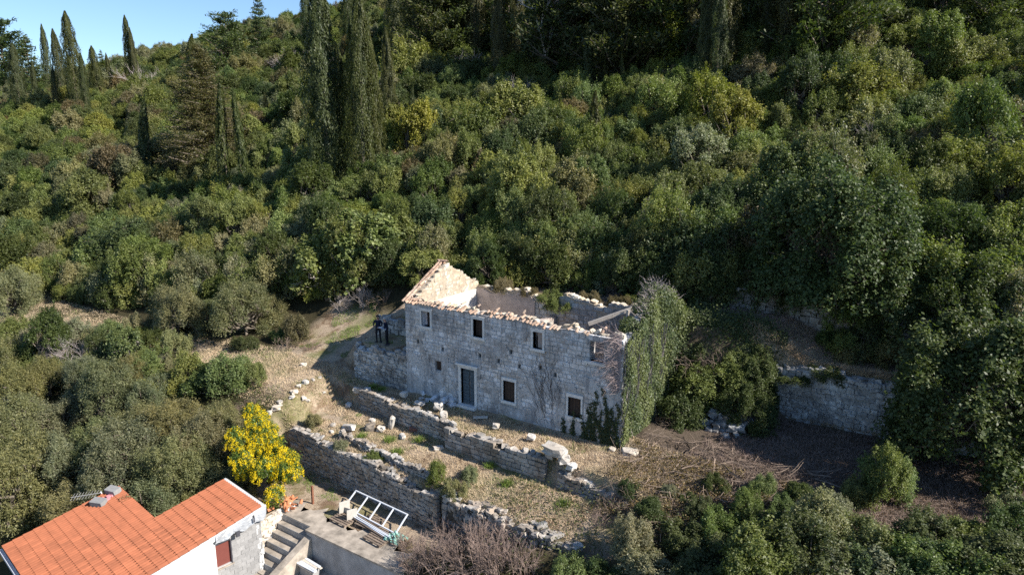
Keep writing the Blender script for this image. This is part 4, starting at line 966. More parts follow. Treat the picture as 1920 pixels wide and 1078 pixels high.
# ---- the slope: shrubs and small trees set at random, the nearest as things, the far mass as one
def slope():
    r = np.random.default_rng(5); cand = []
    # bands of growing spacing with distance
    tries = 110000; rr = 34 + (330 - 34) * r.random(tries) ** .75; az = YAW + r.uniform(-R(42), R(42), tries)
    X = CAM[0] - rr * np.sin(az); Y = CAM[1] + rr * np.cos(az); Z = ground(X, Y)
    px, py, dep = pix(X, Y, Z + 1.5)
    ok = (px > -120) & (px < 2040) & (py > -140) & (py < 760)
    # where nothing woody grows
    yp = np.interp(X, [-60, -45, -36, -24, -17, -12], [22.5, 23.5, 25, 25.3, 25.8, 26])
    clear = ((X > -13) & (X < 9.5) & (Y < 41.2)) | ((X >= 9.5) & (Y < 41.0)) | ((X <= -13) & (Y < np.interp(X, [-60, -40, -30, -24, -18, -13], [27, 29.5, 31.5, 33.5, 35, 37.5])))
    q = -.61 * (X + 183) + .79 * (Y - 117)
    ok &= ~clear & (q < 14)
    X, Y, Z, rr, dep, px, py = (a[ok] for a in (X, Y, Z, rr, dep, px, py))
    sp = np.interp(rr, [34, 60, 100, 160, 240], [1.35, 1.55, 2.0, 2.6, 3.2])
    grid = {}; out = []
    fix = [(a, b, c * .5) for a, b, c in TREE_SPOTS]
    for i in range(len(X)):
        s = sp[i]; gx, gy = int(X[i] // 6), int(Y[i] // 6); bad = False
        for a in (-1, 0, 1):
            for b in (-1, 0, 1):
                for j in grid.get((gx + a, gy + b), ()):
                    if (X[i] - X[j]) ** 2 + (Y[i] - Y[j]) ** 2 < ((s + sp[j]) / 2) ** 2: bad = True; break
                if bad: break
            if bad: break
        if bad: continue
        if any((X[i] - a) ** 2 + (Y[i] - b) ** 2 < c * c for a, b, c in fix): continue
        grid.setdefault((gx, gy), []).append(i); out.append(i)
    out.sort(key=lambda i: rr[i])
    return [(float(X[i]), float(Y[i]), float(Z[i]), float(rr[i]), float(sp[i]), float(px[i]), float(py[i])) for i in out]
SLOPE = slope()
def region(px, py):
    if px < 360: return 'on the left slope under the ridge' if py < 330 else 'left of the clearing above the path'
    if px < 760: return 'high on the slope by the tall cypresses' if py < 330 else 'left of the gable above the grass bank'
    if px < 1180: return 'high in the middle of the wood below the dead tree' if py < 270 else 'directly behind the roofless house'
    if px < 1520: return 'on the upper slope near the thick cypress pair' if py < 270 else 'above the ivy covered end wall'
    return 'on the dark upper right slope' if py < 300 else 'above the great glossy tree'
far_pts = []
n_s = n_t = 0
for (x, y, z, rr, sp, px, py) in SLOPE:
    nz = wob(np.array(x), np.array(y), .16) + .4 * random.gauss(0, 1)
    sunny = px < 760  # left slope's stronger sunlight painted in by a lighter, yellower plant mix
    pal = random.random()
    if sunny: col, cn = ((C_YEL, 'yellow green') if pal < .36 else (C_MID, 'mid green') if pal < .66 else (C_GREY, 'grey green') if pal < .82 else (C_DARK, 'dark green') if pal < .95 else (C_BRN, 'brownish'))
    else: col, cn = ((C_YEL, 'yellow green') if pal < .26 else (C_MID, 'mid green') if pal < .62 else (C_GREY, 'grey green') if pal < .74 else (C_DARK, 'dark green') if pal < .96 else (C_BRN, 'brownish'))
    tall = nz > .1
    if random.random() < .07: sp *= 1.4
    s = min(sp * random.uniform(.38, .68), 1.6) if not tall else min(sp * random.uniform(.36, .60), 1.45)
    if rr < 125 and ((tall and n_t < 285) or (not tall and n_s < 285)):
        if tall: n_t += 1; tree('leafy_tree', 'tree%d' % random.randrange(6), ('broad ' if s > sp * .51 else 'slight ' if s < sp * .43 else '') + cn + ' leafy tree ' + region(px, py), 'tree', (x, y, z - .2), s, jit(col), 'leafy trees of the wooded slope')
        else: n_s += 1; tree('wild_shrub', 'shrub%d' % random.randrange(6), ('broad ' if s > sp * .57 else 'small ' if s < sp * .47 else '') + cn + ' wild shrub ' + region(px, py), 'shrub', (x, y, z - .1), s * 1.1, jit(col), 'wild shrubs of the wooded slope', None, s * random.uniform(1.0, 1.5))
    else: far_pts.append((x, y, z, s * (1 if tall else 1.1), ('tree%d' if tall else 'shrub%d') % random.randrange(6), col))

def far_wood():
    """the far part of the wood reads as one mass: one object, copies set on points"""
    pc = bpy.data.collections.new('far_wood_plants'); names = []; cols = [C_YEL, C_MID, C_GREY, C_DARK, C_BRN]
    for ci, c in enumerate(cols):
        for p in ('tree%d' % ci, 'shrub%d' % ci):
            o = bpy.data.objects.new('far_%02d' % len(names), PRO[p][0]); o.color = (*c, 1); pc.objects.link(o); names.append((p[0], ci))
    V = np.array([q[:3] for q in far_pts])
    me = bpy.data.meshes.new('far_wood'); me.vertices.add(len(V)); me.vertices.foreach_set('co', V.astype(np.float32).ravel())
    sc_ = me.attributes.new('size', 'FLOAT', 'POINT'); sc_.data.foreach_set('value', np.array([q[3] for q in far_pts], np.float32))
    ro = me.attributes.new('turn', 'FLOAT_VECTOR', 'POINT'); ro.data.foreach_set('vector', np.stack([np.zeros(len(V)), np.zeros(len(V)), rng.uniform(0, 6.28, len(V))], 1).astype(np.float32).ravel())
    ix = me.attributes.new('which', 'INT', 'POINT'); ix.data.foreach_set('value', np.array([cols.index(q[5]) * 2 + (0 if q[4][0] == 't' else 1) for q in far_pts], np.int32))
    tc = me.attributes.new('tint', 'FLOAT_COLOR', 'POINT'); tc.data.foreach_set('color', np.array([(*jit(q[5]), 1) for q in far_pts], np.float32).ravel())
    o = link('far_wood', me, None, (0, 0, 0), kind='stuff', label='far wooded slope of mixed scrub and small trees', category='wood'); o.color = (0, 0, 0, 1)
    ng = bpy.data.node_groups.new('far_wood', 'GeometryNodeTree')
    ng.interface.new_socket('Geometry', in_out='INPUT', socket_type='NodeSocketGeometry'); ng.interface.new_socket('Geometry', in_out='OUTPUT', socket_type='NodeSocketGeometry')
    n = ng.nodes; gi = n.new('NodeGroupInput'); go = n.new('NodeGroupOutput'); io = n.new('GeometryNodeInstanceOnPoints'); ci = n.new('GeometryNodeCollectionInfo')
    ci.inputs['Collection'].default_value = pc; ci.inputs['Separate Children'].default_value = True; ci.inputs['Reset Children'].default_value = True
    io.inputs['Pick Instance'].default_value = True
    def na(nm, ty):
        q = n.new('GeometryNodeInputNamedAttribute'); q.data_type = ty; q.inputs['Name'].default_value = nm; return q.outputs[0]
    l = ng.links
    mp = n.new('GeometryNodeMeshToPoints'); l.new(gi.outputs[0], mp.inputs[0])
    l.new(mp.outputs[0], io.inputs['Points']); l.new(ci.outputs[0], io.inputs['Instance'])
    l.new(na('which', 'INT'), io.inputs['Instance Index']); l.new(na('turn', 'FLOAT_VECTOR'), io.inputs['Rotation']); l.new(na('size', 'FLOAT'), io.inputs['Scale'])
    l.new(io.outputs[0], go.inputs[0])
    md = o.modifiers.new('far_wood', 'NODES'); md.node_group = ng
if far_pts: far_wood()
# ------------------------------------------------------------------ house with the orange roof (lower left)
def lp(name, mb, mats, parent, **props):
    """part given in its parent's own axes"""
    me = mb.mesh(name, mats) if isinstance(mb, MB) else mb
    o = bpy.data.objects.new(name, me); COL.objects.link(o); o.parent = parent
    for k, v in props.items(): o[k] = v
    return o
def new_tile():
    mb = MB(); n = 9; W_ = .2; vs = []
    for yy, dz in ((-.245, .035), (.245, .0)):
        for k in range(n):
            u = k / (n - 1); vs.append((-W_ / 2 + W_ * 1.06 * u, yy, dz + .1 * max(0, math.sin(math.pi * (u * 1.3))) - .02 * (u > .77)))
    for k in range(n): vs.append((vs[k][0], -.245, -.005))
    fs = [(k, k + 1, n + k + 1, n + k) for k in range(n - 1)] + [(2 * n + k, 2 * n + k + 1, k + 1, k) for k in range(n - 1)]
    mb.add(vs, fs); return mb.mesh('roof_tile', M_TILE)
RK = .2
def orange_house():
    C = Vector((-5.95, 17.75, -1.8)); rot = R(-8)
    h = thing('small_house', 'small white house with new orange tiled roof and unplastered block wall', 'house', (C.x, C.y, C.z), rot)
    rz = lambda y: RK * y
    # tiles
    tm = new_tile(); sl_ = math.atan(RK); cells = []
    for rrow in range(21):
        y = -8.62 + .22 + rrow * .42
        if y > -.05: break
        for c in range(42):
            x = -.1 - c * .2
            if x < -8.3: continue
            if y > -3.7 and x < -3.9: continue
            cells.append((x, y))
    M = Matrix.Translation(C) @ Matrix.Rotation(rot, 4, 'Z')
    def vis(c):
        p = M @ Vector((c[0], c[1], rz(c[1]))); a, b, d = pix(p.x, p.y, p.z); return 0 if (-10 < a < 1930 and b < 1090) else 1, float(d)
    cells.sort(key=vis)
    V0 = np.array([v.co[:] for v in tm.vertices]); F0 = [tuple(p.vertices) for p in tm.polygons]
    roof = MB()
    roof.add([(-8.3, -8.6, rz(-8.6) - .02), (0, -8.6, rz(-8.6) - .02), (0, 0, -.02), (-3.95, 0, -.02), (-3.95, -3.6, rz(-3.6) - .02), (-8.3, -3.6, rz(-3.6) - .02)], [(0, 1, 2, 3, 4, 5)])
    roof.add([(-8.3, -8.6, rz(-8.6) - .24), (0, -8.6, rz(-8.6) - .24), (0, 0, -.24), (-3.95, 0, -.24), (-3.95, -3.6, rz(-3.6) - .24), (-8.3, -3.6, rz(-3.6) - .24)], [(5, 4, 3, 2, 1, 0)])
    n = 6; roof.f += [(i, i + 6, (i + 1) % 6 + 6, (i + 1) % 6) for i in range(n)]; roof.m += [0] * 6
    rf = lp('roof', roof, M_WALLW, h)
    rest = MB(); r = random.Random(4); cz, sz = math.cos(sl_), math.sin(sl_)
    for i, (x, y) in enumerate(cells):
        z = rz(y) + .012; dz = r.uniform(0, .006); ry = r.uniform(-.02, .02)
        if i < 300:
            o = lp('roof_tile', tm, None, rf); o.location = (x, y, z + dz); o.rotation_euler = (sl_ , ry, r.uniform(-.012, .012))
        else:
            vs = [(x + a, y + b * cz - q * sz, z + b * sz + q * cz) for a, b, q in V0]; rest.add(vs, F0)
    lp('roof_tiling', rest, M_TILE, rf, kind='stuff')
    # verge end: white trim under the tiles along the sunny side
    t = MB(); t.add([(.03, -8.6, rz(-8.6) - .26), (.03, 0.02, -.26), (.03, .02, -.005), (.03, -8.6, rz(-8.6) - .005), (.0, -8.6, rz(-8.6) - .26), (0, .02, -.26), (0, .02, -.005), (0, -8.6, rz(-8.6) - .005)], [(0, 1, 2, 3), (3, 2, 6, 7), (0, 4, 5, 1), (1, 5, 6, 2)])
    lp('verge_trim', t, M_WALLW, h)
    # walls
    B = -3.75
    t = MB(); t.add([(-.12, -8.4, B), (-.12, -2.42, B), (-.12, -2.42, rz(-2.42) - .25), (-.12, -8.4, rz(-8.4) - .25), (-.4, -8.4, B), (-.4, -2.42, B), (-.4, -2.42, rz(-2.42) - .25), (-.4, -8.4, rz(-8.4) - .25)], [(0, 1, 2, 3), (5, 4, 7, 6), (1, 5, 6, 2), (0, 3, 7, 4)])
    lp('plastered_wall', t, M_WALLW, h)
    t = MB(); t.box(-8.1, -.4, -8.4, -8.1, B, rz(-8.4) - .25); lp('eave_wall', t, M_WALLW, h)
    t = MB(); t.box(-8.1, -7.8, -8.1, -3.8, B, rz(-8.4) - .25); lp('side_wall', t, M_WALLW, h)
    t = MB(); t.box(-8.1, -3.7, -3.95, -3.75, B, rz(-3.8) - .25); lp('rear_wall', t, M_BLOCK, h)
    t = MB(); t.box(-3.85, -3.65, -3.75, -.15, B, rz(-3.6) - .25); t.box(-3.65, -.42, -.35, -.15, B, rz(-.3) - .25); lp('rear_wall', t, M_BLOCK, h)
    w0, w1, wz0, wz1 = -2.38, -1.68, -2.3, -1.15
    t = MB()
    for (a, b, c0, c1) in ((-2.42, w0, B, rz(-2.4) - .25), (w0, w1, B, wz0), (w0, w1, wz1, rz(-2.38) - .25), (w1, -.15, B, rz(-1.68) - .25)): t.box(-.5, -.27, a, b, c0, c1)
    bw = lp('block_wall', t, M_JOINT, h)
    z = B; k = 0
    while z < -.45:
        y = -2.42 - (.2 if k % 2 else 0)
        while y < -.15:
            a, b = max(y, -2.42), min(y + .4, -.15); top = min(z + .2, rz(a) - .27)
            if b - a > .05 and top - z > .06 and not (b > w0 + .01 and a < w1 - .01 and top > wz0 + .01 and z < wz1 - .01):
                t = MB(); dd = r.uniform(-.004, .008); t.box(-.4, -.255 + dd, a + .008, b - .008, z + .008, top - .008); lp('block', t, M_BLOCK, bw)
            elif b > w1 and a < w1 and b - w1 > .05 and top - z > .06:
                t = MB(); t.box(-.4, -.255, w1 + .008, b - .008, z + .008, top - .008); lp('block', t, M_BLOCK, bw)
            y += .4
        z += .2; k += 1
    t = MB()   # mortar smears on the corner
    for _ in range(26):
        y = -.3 + r.uniform(-.12, .1); zz = r.uniform(B, -.7); t.box(-.3, -.246, y, y + r.uniform(.06, .14), zz, zz + r.uniform(.08, .3))
    lp('mortar_smear', t, M_WALLW, bw, kind='stuff')
    t = MB(); t.box(-.42, -.36, w0, w1, wz0, wz1); sh = lp('window_shutter', t, M_REDSH, h)
    t = MB(); t.box(-.5, -.24, w1 - .005, w1 + .045, wz0 - .03, wz1 + .02); t.box(-.5, -.24, w0, w1, wz1, wz1 + .06); lp('window_frame', t, M_DKM, h)
    t = MB(); t.box(-.5, -.2, w0, w1 + .1, wz0 - .09, wz0 - .03); lp('window_sill', t, M_CONC, h)
    # grey membrane hanging over the unfinished verge
    for (a, b, dp, x0) in ((-1.35, .0, .62, .05), (-2.45, -1.3, .5, .06)):
        t = MB(); nx, nz = 9, 6; vs = []
        for j in range(nz):
            for i in range(nx):
                y = a + (b - a) * i / (nx - 1); f = j / (nz - 1)
                vs.append((x0 + .05 * math.sin(f * 3 + i * .9) + .04 * math.sin(i * 2.1 + j) * f - .1 * f, y, rz(y) - .03 - dp * f * (1 + .14 * math.sin(i * 1.3 + a))))
        fs = [(j * nx + i, j * nx + i + 1, (j + 1) * nx + i + 1, (j + 1) * nx + i) for j in range(nz - 1) for i in range(nx - 1)]
        t.add(vs, fs); m_ = lp('membrane', t, M_GREYM, h); sm = m_.modifiers.new('thickness', 'SOLIDIFY'); sm.thickness = .012
    t = MB(); t.box(.07, .1, -.66, -.6, -.62, -.25); lp('membrane_strap', t, M_DKM, h)
    t = MB(); t.box(.02, .09, -1.52, -1.34, -.98, -.72); lp('membrane_flap', t, M_DKM, h)
    # gutter at the low edge
    t = MB(); ez = rz(-8.62) - .1
    t.box(-8.45, .0, -8.78, -8.76, ez - .1, ez + .01); t.box(-8.45, .0, -8.78, -8.64, ez - .12, ez - .1); t.box(-8.45, 0, -8.655, -8.64, ez - .1, ez + .0); t.box(-8.46, -8.44, -8.78, -8.64, ez - .12, ez + .01)
    lp('gutter', t, M_GUT, h)
    def onroof(x, y, dz): return M @ Vector((x, y, rz(y) + dz))
    for i, (x, y, lb, a) in enumerate(((-7.95, -3.95, 'grey concrete block on the upper corner of the orange roof', .35), (-7.55, -4.75, 'grey concrete block lower on the orange roof beside its shadow', .5))):
        t = MB(); t.box(-.34, .34, -.21, .21, 0, .28)
        for q in (-.16, .16): t.box(q - .1, q + .1, -.14, .14, .276, .2785, 1)
        p = onroof(x, y, .07); o = link('concrete_block', t.mesh('concrete_block', [M_BLOCK, M_CONC]), None, p, (math.atan(RK), 0, rot + a), label=lb, category='block', group='loose blocks on the roof')
    t = MB()
    for k in range(9):
        x, y = -7.85 + r.uniform(-.15, .45), -4.3 + r.uniform(-.35, .3); p = onroof(x, y, .1); s = r.uniform(.05, .11); t.box(p.x - s, p.x + s, p.y - s, p.y + s, p.z - .04, p.z + s * .8)
    link('foam_debris', t.mesh('foam_debris', M_PINKF), kind='stuff', label='pink foam scraps between the blocks on the orange roof', category='debris')
    # aerial beyond the far verge
    t = thing('roof_aerial', 'fallen grey television aerial beside the far edge of the orange roof', 'aerial', tuple(onroof(-8.4, -4.3, 0)))
    p0 = onroof(-8.35, -4.4, .2); p1 = onroof(-9.2, -5.5, .3)
    b = MB(); b.tube([p0, p1], .02, 6); part('boom', b, M_BLOCK, t)
    for k in range(9):
        f = .15 + k * .1; q = p0.lerp(p1, f); b = MB(); b.tube([q + Vector((-.1, .17, .1)), q - Vector((-.1, .17, .1))], .008, 5); part('rod', b, M_BLOCK, t)
    b = MB(); b.tube([onroof(-8.3, -4.3, -.1), onroof(-8.4, -4.4, .25)], .035, 6); part('bracket', b, M_METAL, t)
orange_house()

# ------------------------------------------------------------------ yard: steps, concrete wall, apron and what lies about
def yard():
    r = random.Random(12)
    mb = MB(); nx, ny = 36, 8
    for j in range(ny + 1):
        for i in range(nx + 1):
            x = -7.6 + i * 8.4 / nx; y = 19.42 + j * 1.15 / ny + (.35 * math.sin(i * .9) + .2 * math.sin(i * 2.3) if j == ny else 0); mb.v.append((x, y, max(-3.44, g1(x, y) + .02 if y > 19.7 else -3.44)))
    for j in range(ny):
        for i in range(nx): a = j * (nx + 1) + i; mb.f.append((a, a + 1, a + nx + 2, a + nx + 1)); mb.m.append(0)
    link('concrete_apron', mb.mesh('concrete_apron', M_CONC), kind='structure', label='dusty concrete apron above the yard wall')
    mb = MB(); mb.add([(-7, 12, -5.26), (4, 12, -5.26), (4, 19.3, -5.26), (-7, 19.3, -5.26)], [(0, 1, 2, 3)])
    link('lower_yard', mb.mesh('lower_yard', M_CONC), kind='structure', label='pale concrete floor of the lower yard')
    w_ = thing('concrete_wall', 'plain grey concrete retaining wall beside the steps', 'wall', (-2, 19.2, -5.3))
    mb = MB(); mb.box(-4.85, 1.2, 19.12, 19.43, -5.5, -3.52); part('wall_face', mb, M_RISER, w_)
    mb = MB(); mb.box(-4.9, 1.25, 19.08, 19.5, -3.515, -3.43); part('coping', mb, M_CONC, w_)
    st = thing('concrete_steps', 'flight of grey concrete steps between the block wall and the yard wall', 'steps', (-6, 18.4, -5.3))
    for k in range(6):
        y1 = 19.42 - k * .36; z1 = -3.46 - k * .29
        mb = MB(); mb.box(-6.95 + .02 * k, -4.87 - .05 * k, y1 - .36, y1, -5.5, z1 - .29 + .0); part('step', mb, M_CONC, st)
        mb = MB(); mb.box(-6.95 + .02 * k, -4.87 - .05 * k, y1 - .02, y1 + .0, z1 - .289, z1 - .005); part('riser', mb, M_RISER, st)
    # kerb curving down beside the steps
    mb = MB()
    mb.add([(-4.86, 19.1, -5.5), (-4.5, 19.1, -5.5), (-4.5, 19.1, -3.75), (-4.86, 19.1, -3.7), (-5.2, 16.6, -5.5), (-4.84, 16.6, -5.5), (-4.84, 16.6, -5.15), (-5.2, 16.6, -5.1)], [(0, 3, 2, 1), (4, 5, 6, 7), (3, 7, 6, 2), (1, 2, 6, 5), (0, 4, 7, 3)])
    part('cheek_wall', mb, M_CONC, st)
    # white rubble wall and broken tiles by the top of the steps
    rw = thing('rubble_wall', 'short white rubble wall between the steps and the yellow tree', 'wall', (-7.0, 18.9, -5.0))
    stones(rw, 17.9, 20.2, -5.3, -3.35, -6.97, 'Y', .22, .2, .26, M_WHITE, 61, (), 200, 'rub', .012, .05, .25, 0, 1)
    mb = MB(); mb.box(-7.6, -7.05, 17.9, 20.2, -5.4, -3.42); part('wall_fill', mb, M_GABLEM, rw)
    for k in range(16):
        s = r.uniform(.16, .32); link('cap_stone', proto_mesh('rub', k % 8, M_WHITE), rw, (-7.2 + r.uniform(-.2, .25), 18.0 + k * .14, -3.36), (r.uniform(-.3, .3), r.uniform(-.3, .3), r.uniform(0, 3)), (s, s * .8, s * .6))
    tp = thing('tile_heap', 'heap of broken orange tiles under the yellow tree', 'tile heap', (-7.4, 20.0, -3.3))
    for k in range(26):
        o = link('broken_tile', TILE_OLD2, tp, (-7.45 + r.uniform(-.5, .75), 20.0 + r.uniform(-.8, .55), -3.3 + r.uniform(0, .12)), (r.uniform(-.5, .5), r.uniform(-.5, .5), r.uniform(0, 6)), (1, r.uniform(.5, 1), 1))
    mb = MB(); mb.bar((-6.55, 20.95, -3.5), (-6.6, 21.0, -2.5), .1, .1)
    link('rusty_post', mb.mesh('rusty_post', M_RUST), label='short rusty brown post right of the yellow tree', category='post')
    # pallets
    def pallet(cx, cy, a, lb, z=-3.42, n=7):
        p = thing('wood_pallet', lb, 'pallet', (cx, cy, z), a, 'wooden pallets on the apron')
        for i in range(n):
            q = MB(); y = -.5 + i / (n - 1) * .94; q.box(-.6, .6, y, y + .1, .105, .13); lp('slat', q, M_PALLET, p)
        for x in (-.55, -.05, .45):
            q = MB(); q.box(x, x + .1, -.5, .54, .0, .1); lp('bearer', q, M_PALLET, p)
    pallet(-3.95, 20.75, -.05, 'brown wooden pallet carrying the pale folded boards')
    pallet(-1.35, 20.5, -.08, 'grey wooden pallet at the right end of the metal frame')
    pallet(-2.6, 21.15, .0, 'half hidden pallet under the bundle of white rods')
    # folded pale boards on the first pallet
    bx = thing('folded_box', 'pale grey folded board box standing on the brown pallet', 'box', (-4.0, 21.0, -3.29))
    for (x, y, a, w2, h2) in ((-4.35, 21.1, 1.2, .55, .62), (-3.55, 20.85, 1.1, .5, .55), (-3.95, 21.15, .1, .7, .3)):
        q = MB(); Mx = Matrix.Translation((x, y, -3.285)) @ Matrix.Rotation(a, 4, 'Z') @ Matrix.Rotation(.12, 4, 'X'); q.box(-w2 / 2, w2 / 2, -.02, .02, 0, h2, 0, Mx); part('panel', q, M_CARD, bx)
    # white metal frame leaning on stones
    fr = thing('metal_frame', 'long white metal ladder like frame leaning before the retaining wall', 'frame', (-2.7, 21.5, -3.4))
    A, B_, Cc, D = Vector((-4.65, 21.35, -3.2)), Vector((-.75, 21.0, -3.2)), Vector((-4.8, 22.3, -2.8)), Vector((-.9, 22.0, -2.75))
    q = MB(); q.bar(A, B_, .065, .05); part('lower_rail', q, M_METAL, fr)
    q = MB(); q.bar(Cc, D, .065, .05); part('upper_rail', q, M_METAL, fr)
    for k in range(5):
        q = MB(); f = k / 4; q.bar(A.lerp(B_, f * .985 + .008), Cc.lerp(D, f * .985 + .008), .065, .04); part('rung', q, M_METAL, fr)
    rb = thing('rod_bundle', 'bundle of white metal rods along the bottom of the frame', 'rods', (-2.2, 21.0, -3.25))
    for k in range(9):
        q = MB(); o = r.uniform(-.1, .12); q.bar((-3.6 + r.uniform(-.3, .5), 21.2 + o - .2, -3.24 + .03 * (k % 3)), (-.95 + r.uniform(-.2, .25), 20.85 + o - .2 + r.uniform(-.06, .06), -3.24 + .03 * (k % 3)), .05, .03); part('rod', q, M_METAL if k % 4 else M_PALLET, rb)
    # crumpled netting
    q = MB(); n = 14; vs = []
    for j in range(n):
        for i in range(n):
            vs.append((-1.05 + i * .065 + r.uniform(-.04, .04), 20.45 + j * .06 + r.uniform(-.04, .04), -3.3 + .18 * math.exp(-((i - 6) ** 2 + (j - 6) ** 2) / 26) + .1 * math.sin(i * 1.3) * math.sin(j * 1.7) + r.uniform(-.05, .05)))
    q.add(vs, [(j * n + i, j * n + i + 1, (j + 1) * n + i + 1, (j + 1) * n + i) for j in range(n - 1) for i in range(n - 1) if r.random() > .3])
    link('netting', q.mesh('netting', M_NET), label='crumpled green netting at the right end of the frame', category='netting')
    # stack of whitish boards by the foot of the yard wall
    bs = thing('board_stack', 'stack of white boards on a block beside the steps', 'boards', (-4.1, 18.5, -5.2))
    q = MB(); q.box(-4.55, -3.6, 18.35, 18.75, -5.26, -4.75); part('base_block', q, M_BLOCK, bs)
    for k in range(8):
        q = MB(); a = Vector((-4.75 + r.uniform(-.08, .08), 18.32 + (k % 4) * .15, -4.72 + .05 * (k // 4))); q.bar(a, a + Vector((1.35 + r.uniform(-.15, .1), -.1 + r.uniform(-.05, .05), r.uniform(-.04, .06))), .13, .04); part('board', q, M_METAL if k % 3 else M_TIMBER, bs)
    rock(620, 1052, .45, .4, .3, 'pale lump of rubble beside the stack of white boards', M_WHITE, 2, .3)
TILE_OLD2 = TILE_OLD.copy(); TILE_OLD2.materials[0] = plain('broken_orange_tile', (.5, .2, .1), .8, .25, 5)
yard()

# ------------------------------------------------------------------ yellow mimosa
def mimosa():
    x, y, z = -8.9, 20.0, -3.5
    t = thing('mimosa_tree', 'mimosa tree covered in bright yellow blossom beside the orange roof', 'tree', (x, y, z))
    r = np.random.default_rng(77); lc = []; S = []
    for k in range(34):
        f = k / 33; c = np.array([1.0 - 2.6 * f + r.normal() * .42, .5 - .9 * f + r.normal() * .55 + .9 * f, .55 + 2.75 * math.sin(.15 + f * 1.4) + r.normal() * .4]); c[2] = max(c[2], .8); lc.append((c, r.uniform(.34, .56)))
        S += branch_segs(r, (0, 0, .9), c, .05, .015, 4, .09)
    S += branch_segs(r, (0, 0, -.3), (0, 0, .95), .11, .08, 3, .04)
    P = []; O = []
    for c, q in lc:
        d = rnd_dir(330, r); P.append(c + d * q * r.uniform(.6, 1.05, (330, 1))); O.append(d)
    P = np.concatenate(P); O = np.concatenate(O); m = len(P)
    C = np.repeat(P, 3, 0) + r.normal(size=(m * 3, 3)) * .09; OO = np.repeat(O, 3, 0)
    al = unit(np.repeat(O, 3, 0) * .6 + np.array([0, 0, -.8]) + r.normal(size=(m * 3, 3)) * .4)
    me = leaf_mesh('crown', C, unit(OO + r.normal(size=C.shape) * .6), .12 * r.uniform(.6, 1.3, len(C)), .4, al)
    o = lp('crown', me, None, t); o.color = (.10, .16, .035, 1)
    # blossom hangs in drooping plumes on the outside
    Q = []
    for c, q in lc:
        for _ in range(26):
            d = rnd_dir(1, r)[0]
            if d[2] < -.2 or d[1] > .75: d = -d
            b = c + d * q * 1.04; ln = r.uniform(.12, .45); n = int(48 + 100 * ln)
            tt = r.random((n, 1)); Q.append(b + np.array([d[0] * .3, d[1] * .3, -.9]) * ln * tt + r.normal(size=(n, 3)) * (.055 * (1.1 - tt * .5)))
    Q = np.concatenate(Q)
    lp('blossom', leaf_mesh('blossom', Q, rnd_dir(len(Q), r), .043 * r.uniform(.7, 1.3, len(Q)), .8, None, None, M_YEL), None, t)
    lp('trunk', seg_mesh('trunk', S, M_BARK), None, t)
mimosa()

# ------------------------------------------------------------------ bare and dry shrubs
TW = {'p%d' % k: twig_bush(300 + k, .9, 2.1, 17, 3, M_PTWIG, .011, 0, .9) for k in range(3)}
TW.update({'g%d' % k: twig_bush(320 + k, .8, 2.0, 12, 4, M_GTWIG, .010, 0, .9) for k in range(3)})
TW['dead'] = twig_bush(340, .1, 9, 2, 6, plain('bleached_dead_wood', (.52, .47, .45), .95, .15, 3), .12, -.12, .2)
TW['b0'] = twig_bush(341, .9, 1.6, 14, 3, M_TWIG, .012, .1, 1.3)
def bare(px, py, k, s, lb, grp=None, name='bare_shrub', xyz=None):
    x, y, z = xyz or site(px, py); t = thing(name, lb, 'shrub', (x, y, z - .05), random.uniform(0, 6.28), grp, (s, s, s)); lp('branches', TW[k], None, t); return t
BG = 'leafless red brown brambles below the terrace'
for i, (px, py, s) in enumerate([(770, 1060, .8), (800, 1030, .75), (830, 1070, .95), (860, 1045, .9), (890, 1075, 1.0), (915, 1050, .95), (940, 1078, 1.0), (965, 1045, .8), (845, 1000, .7), (900, 1015, .75), (780, 1078, .7), (990, 1070, .7), (875, 985, .55), (760, 1010, .5), (930, 1010, .6)]):
    bare(px, py + 15, 'p%d' % (i % 3), s, ['leafless red brown bramble in the clump right of the green netting'][0], BG, 'bramble')
for i, (px, py, k, s, lb) in enumerate([(150, 690, 'g0', 1.15, 'lilac grey leafless shrub below the path on the left'), (110, 690, 'g1', .9, 'left companion of the lilac grey leafless shrub'), (185, 700, 'g2', .9, 'right companion of the lilac grey leafless shrub'), (290, 700, 'g1', .8, 'grey leafless stems right of the feathery bush'),
        (680, 575, 'g1', .9, 'bare leaning twigs behind the people'), (640, 585, 'g0', .7, 'bare twigs left of the people above the bank'), (720, 570, 'b0', .8, 'dry brown twigs just left of the gable'), (540, 655, 'b0', .7, 'dark tangle of dry stems on the grass bank'), (585, 655, 'b0', .6, 'dry bramble clump near the house shadow'),
        (130, 690, 'g2', .8, 'small leafless shrub between the lilac grey ones'), (470, 770, 'b0', .6, 'dry red brown stems above the yellow tree'), (440, 780, 'p0', .45, 'thin reddish stems above the yellow tree, left clump'),
        (1300, 750, 'b0', 1.0, 'dry brown branches hanging beside the ivy wall'), (1340, 730, 'b0', .9, 'broken dry branches right of the ivy wall'), (1255, 800, 'b0', .5, 'dry stems at the foot of the ivy wall'),
        (1120, 990, 'p1', .5, 'reddish twigs in the shade below the tumbled wall'), (1150, 960, 'b0', .7, 'drooping straw coloured brush at the lower right bank'), (1170, 930, 'b0', .6, 'straw coloured brush hanging over the bank'), (635, 840, 'p2', .3, 'small red brown stems on the lower terrace edge'), (985, 900, 'b0', .001, 'x')][:-1]):
    bare(px, py, k, s, lb, 'leafless shrubs round the clearing')
x, y, z = canopy(1022, 112, 3.0); t = thing('dead_tree', 'pale leafless dead tree standing high in the wood', 'tree', (x, y, z - .2), 0, None, (.95, .95, 1.1)); lp('branches', TW['dead'], None, t)
